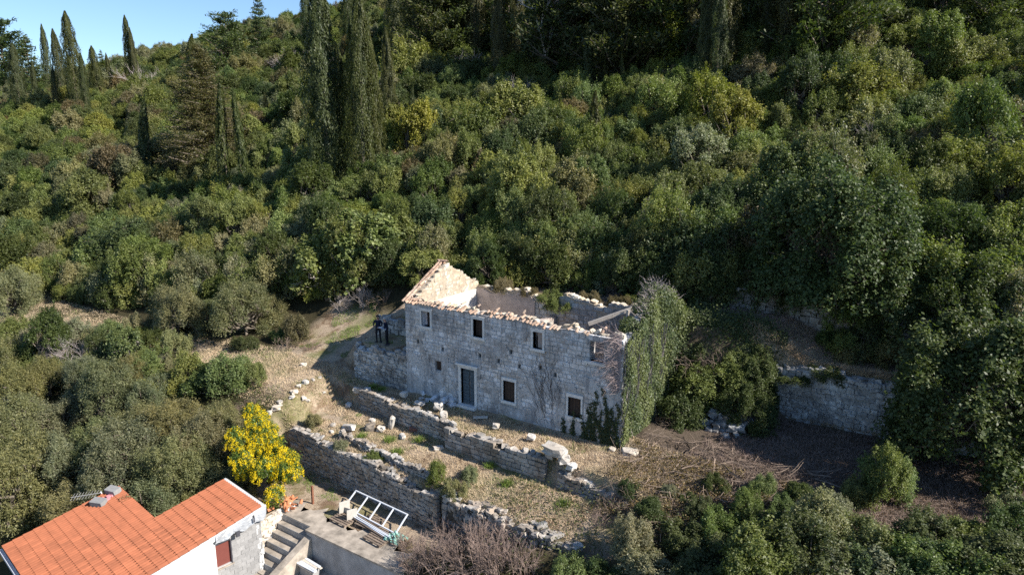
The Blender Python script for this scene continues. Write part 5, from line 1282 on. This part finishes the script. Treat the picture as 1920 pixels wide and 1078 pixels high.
for i, (px, py) in enumerate([(985, 230), (970, 200), (640, 160), (560, 150), (1300, 290), (1335, 300), (830, 165), (1120, 260), (445, 140), (1640, 290), (880, 150), (700, 330), (290, 190)]):
    x, y, z = site(px, py); s = 1.6 * math.dist((x, y, z), CAM) / 75
    bare(0, 0, 'g%d' % (i % 3), s, ['grey bare shrub %s' % q for q in ('in the middle of the slope', 'above the one in the middle of the slope', 'behind the tall cypresses', 'left of the tall cypresses', 'beside the lime yellow trees', 'right beside the lime yellow trees', 'right of the yellow rounded shrub', 'below the narrow middle cypress', 'near the left skyline', 'on the dark right slope', 'high in the middle above the yellow rounded shrub', 'at the foot of the tall cypresses', 'on the left slope')][i], 'grey bare shrubs of the slope', 'bare_shrub', (x, y, z))

# ------------------------------------------------------------------ ivy on the end wall, twigs, climbing strands
def ivy():
    r = np.random.default_rng(88)
    t = thing('ivy_plant', 'dense green ivy covering the sunny end wall and its top', 'ivy', (7.1, 32, 0))
    n = 42000; yy = r.uniform(28.72, 36.3, n); top = 5.6 + np.maximum(0, 2.1 * (1 - np.abs(yy - 32.5) / 3.2)) + .15 * np.sin(yy * 3)
    zz = r.random(n) * top
    bulge = .16 + .22 * np.abs(np.sin(yy * 1.9 + zz * .7) * np.cos(zz * 1.3 + 1)) + .5 * sst(yy, 33.2, 36) * sst(zz, .8, 3.5) + .12 * sst(zz, 4, 6)
    xx = 6.98 + bulge * r.uniform(.35, 1.05, n)
    keep = (zz > .15 + .9 * sst(yy, 31.5, 35)) & ~((np.sin(yy * 4.3 + zz) > .93) & (r.random(n) < .7)); C = np.stack([xx, yy, zz], 1)[keep]
    C[:, 1] += r.normal(size=len(C)) * .05
    # spill over the wall top and the back corner
    m = 16000; cen = np.array([(6.8, 32.4, 7.2), (6.9, 31.3, 6.6), (7.0, 33.5, 6.7), (7.1, 34.6, 5.9), (7.5, 36.0, 5.0), (7.9, 36.9, 4.3), (8.6, 37.2, 4.0), (6.6, 30.2, 5.9), (7.6, 35.6, 3.6), (8.3, 36.6, 3.0)]); rad = np.array([.6, .6, .75, .8, .95, .9, .8, .5, .8, .8])
    k = r.integers(len(cen), size=m); d = rnd_dir(m, r); C2 = cen[k] + d * rad[k][:, None] * r.uniform(.7, 1.08, (m, 1))
    A = np.concatenate([C, C2]); O = np.concatenate([np.tile([1., -.1, .25], (len(C), 1)), d])
    A += r.normal(size=A.shape) * .03
    sh = np.clip(.5 + .3 * np.sin(A[:, 1] * 2.2 + A[:, 2] * 1.1) + r.normal(size=len(A)) * .25, 0, 1)
    o = lp('leaves', leaf_mesh('leaves', A, unit(O + r.normal(size=A.shape) * .55), .095 * r.uniform(.6, 1.3, len(A)), .85, None, sh), None, t); o.color = (.105, .138, .068, 1); o.location = -Vector((7.1, 32, 0))
    S = []
    for _ in range(90):
        y0 = r.uniform(28.8, 35); p = np.array([7.05, y0, 0.0]); w_ = r.uniform(.01, .03)
        for s in range(10):
            q = p + np.array([r.normal() * .05 + .012, r.normal() * .12, r.uniform(.4, .7)]); q[0] = max(q[0], 7.03)
            if q[2] > 6.6: break
            S.append([*p, *q, w_, w_ * .9]); p = q
    part('stems', seg_mesh('stems', S, M_GTWIG), None, t)
    # stiff bare twigs: a fringe over the gable top and one over the facade's right end
    for (lb, src, n, dirs) in (('spiky bare grey twigs sticking out above the ivy wall', lambda: np.array([6.95 + r.normal() * .2, r.uniform(30.4, 35.4), 0]), 300, 'top'), ('bare lilac grey vine twigs fringing the right edge of the facade', lambda: np.array([6.9, 28.75, r.uniform(3.0, 6.0)]), 330, 'front')):
        tv = thing('bare_vine', lb, 'vine', (7, 30, 3)); S = []
        for _ in range(n):
            p = src()
            if dirs == 'top':
                p[2] = 5.7 + max(0, 2.0 * (1 - abs(p[1] - 32.5) / 3.2)); d = unit(np.array([r.normal() * .6, (p[1] - 32.8) * .35 + r.normal() * .5, r.uniform(.3, 1.3)])); ln = r.uniform(.2, .8)
            else:
                d = unit(np.array([-r.uniform(.6, 1.3), -r.uniform(.1, .5), r.normal() * .45])); ln = r.uniform(.4, 1.5) * (1 if p[2] > 3.8 else .6)
            w_ = .013
            for s in range(5):
                q = p + d * ln / 5; S.append([*p, *q, w_, w_ * .8]); w_ *= .8; p = q
                d = unit(d + r.normal(size=3) * .22 + np.array([0, 0, .04 if dirs == 'top' else -.02])); 
                if dirs == 'front': p[1] = min(p[1], 28.72)
                if r.random() < .4:
                    e = p + unit(d + r.normal(size=3) * .6) * ln * .22
                    if dirs == 'front': e[1] = min(e[1], 28.72)
                    S.append([*p, *e, w_ * .7, w_ * .4])
        part('twigs', seg_mesh('twigs', S, M_GTWIG if dirs == 'top' else plain('lilac_vine_wood', (.36, .29, .28), .95, .2, 4)), None, tv)
    # dark strands climbing from the ground at the facade's lower right
    tv = thing('climbing_ivy', 'dark ivy strands climbing the lower right of the facade', 'ivy', (5.5, 28.7, 0)); P = []; S = []
    for x0, hh in [(4.35, 1.3), (4.9, 1.2), (5.15, 2.1), (5.3, 1.5), (5.6, 1.1), (5.95, 1.7), (6.2, 2.6), (6.35, 2.9), (6.55, 2.0), (6.8, 2.3), (6.0, .9), (6.7, 1.2), (5.0, .7), (5.75, 1.4), (3.7, .8), (6.45, 1.5), (6.15, 1.9)]:
        p = np.array([x0, 28.70, 0.0])
        while p[2] < hh:
            q = p + np.array([r.normal() * .07, 0, .13]); S.append([*p, *q, .012, .011]); m = int(26 * (1.15 - p[2] / hh * .7))
            P.append(q + r.normal(size=(m, 3)) * np.array([.07 * (1.2 - p[2] / hh * .6), .03, .07])); p = q
    P = np.concatenate(P); P[:, 1] = np.minimum(P[:, 1], 28.72)
    o = part('leaves', leaf_mesh('leaves', P, unit(np.array([0, -1., .2]) + r.normal(size=P.shape) * .45), .085 * r.uniform(.6, 1.3, len(P)), .85), None, tv); o.color = (.04, .06, .025, 1)
    part('stems', seg_mesh('stems', S, M_BARK), None, tv)
    tv = thing('dead_creeper', 'dry dark creeper traces on the facade between the two right windows', 'creeper', (3, 28.7, 2)); S = []
    for _ in range(26):
        p = np.array([r.uniform(2.2, 3.4), 28.735, r.uniform(.2, 2.2)]); d = np.array([r.normal() * .25 - .15, 0, 1.0])
        for s in range(r.integers(8, 20)):
            q = p + unit(d + np.array([r.normal() * .5, 0, 0])) * .16
            if q[2] > 5.2: break
            S.append([*p, *q, .008, .007]); p = q
    part('stems', seg_mesh('stems', S, M_BROWN), None, tv)
ivy()
def at_tree(x, y, z, proto, s, col, name, label, grp=None, sz=None, cat='bush'):
    return tree(name, proto, label, cat, (x, y, z), s, col, grp, None, sz)
at_tree(9.3, 35.9, .3, 'mound', .75, C_MID, 'ivy_mound', 'ivy mound between the end wall and the shaded wall', None, .5)
at_tree(11.2, 36.6, .9, 'mound', .48, C_DARK, 'ivy_mound', 'dark ivy hanging over the left end of the shaded wall', None, .5)
at_tree(11.4, 34.4, -.1, 'mound', .40, C_DARK, 'ivy_mound', 'leafy ivy mound over rubble before the shaded wall', None, .42)
at_tree(8.6, 36.6, 1.6, 'mound', .5, C_DARK, 'ivy_mound', 'ivy hanging from the dry strip next to the end wall', None, .5)
at_tree(10.2, 37.0, 1.5, 'mound', .5, C_MID, 'ivy_mound', 'ivy spilling down under the dry grass strip', None, .45)
at_tree(8.8, 33.6, -.2, 'shrub2', .7, C_DARK, 'green_bush', 'dark bush in the corner right of the ivy wall', None, .8)
at_tree(13.2, 36.95, 2.3, 'shrub1', .55, C_DARK, 'ivy_mound', 'low ivy fringe on the top of the shaded wall', None, .35)
at_tree(14.6, 37.0, 2.6, 'shrub4', .45, C_DARK, 'ivy_mound', 'second ivy fringe further along the shaded wall', None, .28)
rp = thing('rubble_pile', 'bluish white rubble heap under the ivy mound', 'rubble', (10.6, 33.2, 0)); r_ = random.Random(5)
for k in range(34):
    s = r_.uniform(.22, .55); x = 9.6 + r_.random() * 2.2; y = 32.9 + r_.random() * 1.5
    link('stone', rock_mesh(k % 8, M_LIME), rp, (x, y, g1(x, y) + r_.uniform(0, .7) * (y - 32.5) * .6), (r_.uniform(-.4, .4), r_.uniform(-.4, .4), r_.uniform(0, 3)), (s, s * .8, s * .7))
# plants on the house's walls
for (x, y, z, s, c, lb) in ((-.9, 35.1, 5.1, .5, C_MID, 'green plant rooted on the broken back wall'), (-.3, 34.8, 4.7, .45, C_MID, 'green plant hanging down inside the back wall'), (-2.6, 35.3, 5.3, .38, C_BRN, 'dry plant on top of the pink plastered wall'), (-4.6, 35.4, 5.35, .42, C_BRN, 'withered clump at the corner beside the gable'),
                          (3.2, 36.2, 5.1, .45, C_BRN, 'dry clump behind the bare stone back wall'), (5.0, 35.9, 4.9, .5, C_BRN, 'dry tangle beside the ivy behind the house'), (1.2, 36.6, 5.1, .4, C_BRN, 'brown clump on the strip behind the house'), (4.2, 37.2, 5.1, .45, C_YEL, 'yellowish clump on the strip behind the house')):
    at_tree(x, y, z, 'shrub1', s, c, 'wall_plant', lb, 'plants on the ruined walls', s * .8, 'plant')

# ------------------------------------------------------------------ grass, straw, brush (nobody could count these)
def blades(name, label, areas, n, ln, m, seed, w_=.012, lean=.6, kind='stuff', clump=0):
    r = np.random.default_rng(seed); A = np.array([(b - a) * (d - c) * k for a, b, c, d, k in areas]); idx = r.choice(len(areas), n, p=A / A.sum())
    ar = np.array([q[:4] for q in areas])[idx]; x = ar[:, 0] + (ar[:, 1] - ar[:, 0]) * r.random(n); y = ar[:, 2] + (ar[:, 3] - ar[:, 2]) * r.random(n)
    if clump:
        f = wob(x, y, 1.1) + .5 * wob(y, x, 2.7); ok = f > clump; x, y = x[ok], y[ok]; n = len(x)
    z = ground(x, y); P = np.stack([x, y, z - .01], 1); d = r.normal(size=(n, 3)) * lean; d[:, 2] = 1; d = unit(d); l = ln * r.uniform(.4, 1.4, (n, 1))
    sd = unit(np.cross(d, r.normal(size=(n, 3)))) * w_
    V = np.stack([P - sd, P + sd, P + d * l], 1).reshape(-1, 3)
    link(name, np_mesh(name, V, np.arange(3 * n).reshape(n, 3), m), kind=kind, label=label, category='grass')
LAWN = [(-52, -22, 22.6, 27.5, .5), (-13, 8.6, 25.9, 28.7, 1), (-12.5, 7.6, 22.7, 25.4, 1), (-24, -12, 23.6, 28.5, .8), (7, 12, 24.5, 30, 1), (-7, 8, 35.6, 39.4, .8), (8, 18, 36.9, 39.4, 1), (-9.5, 5, 25.7, 26.3, 2)]
blades('dry_grass', 'short straw coloured dry grass on the terraces', LAWN, 140000, .17, M_STRAW, 91, .011, .9)
blades('green_grass', 'patches of green grass on the terraces and wall tops', LAWN + [(-18, -7.2, 29.2, 35.5, 2.5), (-9.6, -6.5, 26.2, 27.6, 5), (-12, -3, 21.6, 22.6, 2)], 90000, .15, M_GRASS, 92, .011, .6, 'stuff', .35)
blades('dry_grass', 'long straw coloured grass along the strip above the shaded wall', [(8, 19, 36.75, 37.5, 1), (-7, 8, 35.6, 36.6, 1)], 45000, .35, M_STRAW, 93, .012, .8)
blades('dry_weeds', 'rough brown weeds on the bank above the shaded wall', [(7.5, 20, 36.9, 39.4, 1), (-7, 8, 37, 39.4, .6), (10, 26, 27, 36.4, .25)], 60000, .3, M_PTWIG, 94, .009, .9)
def tuft(px, py, n, ln, lb):
    x, y, z = site(px, py); r = np.random.default_rng(int(px)); t = thing('grass_tuft', lb, 'grass', (x, y, z), 0, 'green grass tufts on the terraces')
    a = r.normal(size=(n, 2)) * .14; P = np.concatenate([a, np.zeros((n, 1))], 1); d = unit(np.concatenate([a * 2.2 + r.normal(size=(n, 2)) * .25, np.ones((n, 1))], 1)); l = ln * r.uniform(.5, 1.3, (n, 1)); sd = unit(np.cross(d, r.normal(size=(n, 3)))) * .012
    lp('blades', np_mesh('blades', np.stack([P - sd, P + sd, P + d * l], 1).reshape(-1, 3), np.arange(3 * n).reshape(n, 3), M_GRASS), None, t)
for px, py, lb in ((951, 911, 'round green grass tuft alone in the middle of the lower terrace'), (1057, 947, 'green grass tuft by the shade at the right of the lower terrace'), (788, 828, 'green grass tuft below the red brown stone'), (730, 827, 'green grass tuft below the upright pointed stone'), (1085, 808, 'green tuft at the foot of the facade near the strands'), (745, 850, 'low green tuft on the middle terrace'), (1110, 815, 'green tuft at the facade corner'), (700, 728, 'bright green tuft on the upper end of the terrace wall'), (715, 733, 'second bright tuft on the upper end of the terrace wall'), (920, 875, 'small green tuft against the squared wall'), (680, 822, 'small green tuft near the dark cleft stone')):
    tuft(px, py, 260, .3, lb)

def brush():
    r = np.random.default_rng(99); S = []; P = []
    for _ in range(1700):
        x, y = r.uniform(7.5, 16), r.uniform(24.2, 31)
        if (x - 7.5) + (31 - y) * .2 < 0: continue
        z = g1(x, y) + r.uniform(.02, .3); a = r.uniform(0, 6.28); l = r.uniform(.3, 1.5); p = np.array([x, y, z]); d = np.array([math.cos(a), math.sin(a), r.normal() * .12])
        w_ = r.choice([.006, .011, .02, .035], p=[.5, .33, .13, .04])
        for s in range(3):
            q = p + d * l / 3; S.append([*p, *q, w_, w_ * .8]); p = q; d = unit(d + r.normal(size=3) * .25 * np.array([1, 1, .5]))
    link('cut_brush', seg_mesh('cut_brush', S, M_TWIG), kind='stuff', label='cut dry branches strewn on the ground right of the house', category='brush')
    S = []
    for _ in range(1500):
        x, y = r.uniform(12, 26), r.uniform(27, 36.3); z = g1(x, y) + .02; a = r.uniform(0, 6.28); l = r.uniform(.1, .6); S.append([x, y, z, x + math.cos(a) * l, y + math.sin(a) * l, z + r.uniform(0, .08), .01, .006])
    link('wood_litter', seg_mesh('wood_litter', S, M_PTWIG), kind='stuff', label='chopped twigs on the brown mulch', category='litter')
    # wilted leaves on the brush and leaf litter
    n = 13000; x = r.uniform(7.5, 16, n); y = r.uniform(24.5, 29.5, n); f = wob(x, y, .9) > -.15; x, y = x[f], y[f]; z = ground(x, y) + r.uniform(0, .35, len(x))
    o = link('wilted_leaves', leaf_mesh('wilted_leaves', np.stack([x, y, z], 1), rnd_dir(len(x), r), .09, .6), kind='stuff', label='wilted yellowish leaves on the cut brush', category='leaves'); o.color = (.17, .135, .075, 1)
    n = 16000; x = r.uniform(12, 26, n); y = r.uniform(27, 36.4, n); z = ground(x, y) + .02
    o = link('leaf_litter', leaf_mesh('leaf_litter', np.stack([x, y, z], 1), unit(np.array([0, 0, 1.]) + r.normal(size=(n, 3)) * .4), .08, .6), kind='stuff', label='brown fallen leaves on the mulch under the great tree', category='leaves'); o.color = (.12, .085, .06, 1)
    n = 16000; x = r.uniform(7.4, 12.6, n); y = r.uniform(35.2, 37.6, n); z = ground(x, y) + r.gamma(1.3, .16, n); A = np.stack([x, y, z], 1)
    o = link('trailing_ivy_leaves', leaf_mesh('trailing_ivy_leaves', A, unit(np.array([.3, -.7, .5]) + r.normal(size=A.shape) * .5), .11 * r.uniform(.6, 1.3, len(A)), .8), kind='stuff', label='dark ivy leaves trailing over the bank beside the end wall', category='ivy'); o.color = (.06, .085, .033, 1)
    # low undergrowth at the edges of the wood
    n = 58000; x = r.uniform(-48, 24, n); e = np.interp(x, [-48, -40, -30, -24, -18, -13, -12, 9, 9.5, 24], [28, 29.5, 31.5, 33.5, 35, 36.5, 40.4, 40.4, 40.2, 40.2]); y = e + r.gamma(1.6, 1.6, n) - .6; f = (wob(x, y, 1.2) + .6 * wob(x, y, 3.1)) > -.35; x, y = x[f], y[f]
    z = ground(x, y) + r.gamma(1.5, .28, len(x)); A = np.stack([x, y, z], 1)
    o = link('undergrowth', leaf_mesh('undergrowth', A, unit(np.array([.2, -.5, .7]) + r.normal(size=A.shape) * .6), .11 * r.uniform(.6, 1.3, len(A)), .5), kind='stuff', label='low leafy undergrowth along the edge of the wood', category='undergrowth'); o.color = (.075, .085, .03, 1)
    # ground cover under the lower left olives and the lower right thicket
    n = 45000; k = r.random(n) < .6; x = np.where(k, r.uniform(-34, -10, n), r.uniform(3, 27, n)); y = np.where(k, r.uniform(12, 24.5, n), r.uniform(15, 25.2, n)); z = ground(x, y) + r.gamma(1.3, .22, n); A = np.stack([x, y, z], 1)
    f = ~((x > -16) & (x < -5) & (y < 18.6)) & ~((x > -13) & (y > 22)& (x < 0)) & ~((x>-12.5)&(x<1.5)&(y>18)); A = A[f]
    o = link('undergrowth', leaf_mesh('undergrowth', A, unit(np.array([.2, -.3, .8]) + r.normal(size=A.shape) * .6), .12 * r.uniform(.6, 1.3, len(A)), .45), kind='stuff', label='weeds and low leaves under the olives and the lower thicket', category='undergrowth'); o.color = (.06, .075, .028, 1)
brush()

# ------------------------------------------------------------------ two people beside the house
def person(loc, rz, label, bones, skin, hair, top, leg, sleeve, extra=None):
    J, E, Rr, mats = bones
    me = bpy.data.meshes.new('body'); me.from_pydata([J[k] for k in J], [(list(J).index(a), list(J).index(b)) for a, b in E], [])
    ob = bpy.data.objects.new('person_rig', me); COL.objects.link(ob)
    ob.modifiers.new('skin', 'SKIN'); sv = me.skin_vertices[0].data
    for i, k in enumerate(J): sv[i].radius = Rr[k] if isinstance(Rr[k], tuple) else (Rr[k], Rr[k])
    for i, k in enumerate(J): sv[i].use_root = (k == 'pelvis')
    sb = ob.modifiers.new('sub', 'SUBSURF'); sb.levels = 2; sb.render_levels = 2
    dg = bpy.context.evaluated_depsgraph_get(); body = bpy.data.meshes.new_from_object(ob.evaluated_get(dg)); bpy.data.objects.remove(ob)
    body.materials.clear()
    for m in (skin, top, leg, sleeve): body.materials.append(m)
    keys = list(J); pts = np.array([J[k] for k in keys])
    for p in body.polygons:
        c = np.array(p.center); best = None
        for a, b in E:
            A, B = np.array(J[a]), np.array(J[b]); tt = np.clip(np.dot(c - A, B - A) / max(np.dot(B - A, B - A), 1e-9), 0, 1); d = np.linalg.norm(c - A - (B - A) * tt)
            if best is None or d < best[0]: best = (d, a, b, tt)
        p.material_index = mats(best[1], best[2], best[3], c)
    body.shade_smooth()
    t = thing('person', label, 'person', loc, rz); lp('body', body, None, t)
    # hair: a cap of the skull
    hd = np.array(J['head']); mb = MB(); n, m_ = 12, 6; vs = []
    for j in range(m_ + 1):
        ph = j / m_ * 1.75
        for i in range(n):
            a = 2 * math.pi * i / n; rr = .118 + .004 * math.sin(i * 3 + j); back = .02
            vs.append((hd[0] + rr * math.sin(ph) * math.cos(a) * .86, hd[1] + back + rr * math.sin(ph) * math.sin(a) * 1.02, hd[2] + .035 + rr * math.cos(ph) * 1.0 - (.0 if math.sin(a) > -.3 else -.03 * (ph > 1.2))))
    mb.add(vs, [(j * n + i, j * n + (i + 1) % n, (j + 1) * n + (i + 1) % n, (j + 1) * n + i) for j in range(m_) for i in range(n)]); o = lp('hair', mb, hair, t); o.data.shade_smooth()
    # shoes
    for k in ('l', 'r'):
        f = J['foot' + k]; q = MB(); q.box(f[0] - .05, f[0] + .05, f[1] - .08, f[1] + .17, 0, .085); lp('shoe', q, M_DKM, t)
    if extra: extra(t)
    return t
def skeleton(hand_l, hand_r, elb_l, elb_r, lean, turn, sx=.1):
    # faces local -Y
    J = {'pelvis': (0, 0, .95), 'waist': (0, -.01 + lean * .2, 1.1), 'chest': (0, lean * .6, 1.32), 'neck': (0, lean, 1.5), 'headb': (0, lean - .01, 1.56), 'head': (0, lean - .04, 1.66), 'crown': (0, lean - .035, 1.73), 'nose': (0, lean - .135, 1.645)}
    E = [('pelvis', 'waist'), ('waist', 'chest'), ('chest', 'neck'), ('neck', 'headb'), ('headb', 'head'), ('head', 'crown'), ('head', 'nose')]
    Rr = {'pelvis': (.16, .115), 'waist': (.155, .11), 'chest': (.18, .12), 'neck': (.062, .06), 'headb': (.065, .07), 'head': (.085, .098), 'crown': (.06, .07), 'nose': .014}
    for s, k, hd, el in ((-1, 'l', hand_l, elb_l), (1, 'r', hand_r, elb_r)):
        J['hip' + k] = (s * sx, 0, .88); J['knee' + k] = (s * (sx + .02), -.03, .5); J['ank' + k] = (s * (sx + .03), .02, .1); J['foot' + k] = (s * (sx + .04), -.05, .05)
        E += [('pelvis', 'hip' + k), ('hip' + k, 'knee' + k), ('knee' + k, 'ank' + k), ('ank' + k, 'foot' + k)]
        Rr.update({'hip' + k: .095, 'knee' + k: .064, 'ank' + k: .045, 'foot' + k: .04})
        J['sho' + k] = (s * .2, lean * .85, 1.43); J['elb' + k] = el; J['wri' + k] = hd
        E += [('chest', 'sho' + k), ('sho' + k, 'elb' + k), ('elb' + k, 'wri' + k)]; Rr.update({'sho' + k: .068, 'elb' + k: .05, 'wri' + k: .036})
        d = np.array(hd) - np.array(el); d = d / np.linalg.norm(d); side = np.cross(d, (0, 0, 1.)); side = side / max(np.linalg.norm(side), 1e-6); palm = np.array(hd) + d * .07
        J['palm' + k] = tuple(palm); E.append(('wri' + k, 'palm' + k)); Rr['palm' + k] = (.038, .022)
        for f in range(4):
            o = (f - 1.5) * .021; a = palm + side * o + d * .05; b = a + d * (.042 + .008 * (1.5 - abs(f - 1.5))) + np.array([0, 0, -.018])
            J['f%d%sa' % (f, k)] = tuple(a); J['f%d%sb' % (f, k)] = tuple(b); E += [('palm' + k, 'f%d%sa' % (f, k)), ('f%d%sa' % (f, k), 'f%d%sb' % (f, k))]; Rr['f%d%sa' % (f, k)] = .009; Rr['f%d%sb' % (f, k)] = .007
        th = np.array(hd) + d * .03 - side * s * -.045; J['th' + k] = tuple(th + np.array([0, 0, .01])); E.append(('wri' + k, 'th' + k)); Rr['th' + k] = .010
    def mats(a, b, tt, c):
        n = b
        if n.startswith(('hip', 'knee', 'ank', 'foot')) : return 2
        if n.startswith(('palm', 'f0', 'f1', 'f2', 'f3', 'th')) or n in ('headb', 'head', 'crown', 'nose'): return 0
        if n.startswith('wri'): return 3
        if n == 'neck' and tt > .85: return 0
        if n == 'waist' and c[2] < .98: return 2
        return 1
    return J, E, Rr, mats
M_SKIN = plain('skin', (.42, .25, .18), .55, .06, 20, spec=.35); M_NAVY = plain('navy_cloth', (.014, .02, .045), .9, .2, 14); M_TROU = plain('dark_trousers', (.018, .019, .026), .9, .2, 14)
M_HAIR = plain('dark_hair', (.03, .022, .018), .7, .3, 30); M_HGREY = plain('grey_hair', (.42, .4, .38), .7, .2, 30); M_SLV = plain('light_blue_sleeve', (.22, .30, .48), .85, .1, 14); M_PAPER = plain('paper', (.75, .74, .7), .8, .03, 10)
x, y, z = -10.25, 29.75, g1(-10.25, 29.75)
person((x, y, z), R(25), 'person in dark navy jacket and trousers standing at the left on the stone platform', skeleton((-.17, -.3, 1.12), (.16, -.3, 1.1), (-.29, -.02, 1.16), (.28, -.02, 1.15), -.02, 0), M_SKIN, M_HAIR, M_NAVY, M_TROU, M_NAVY)
def paper(t):
    q = MB(); q.box(-.15, .15, -.5, -.3, 1.12, 1.128, 0, Matrix.Rotation(-.0, 4, 'X')); lp('held_paper', q, M_PAPER, t)
x, y, z = -9.35, 29.6, g1(-9.35, 29.6)
person((x, y, z), R(-62), 'grey haired person with light blue sleeves reading a paper on the stone platform', skeleton((-.12, -.3, 1.1), (.12, -.3, 1.1), (-.27, -.06, 1.14), (.26, -.06, 1.13), -.09, 0), M_SKIN, M_HGREY, M_NAVY, M_TROU, M_SLV, paper)
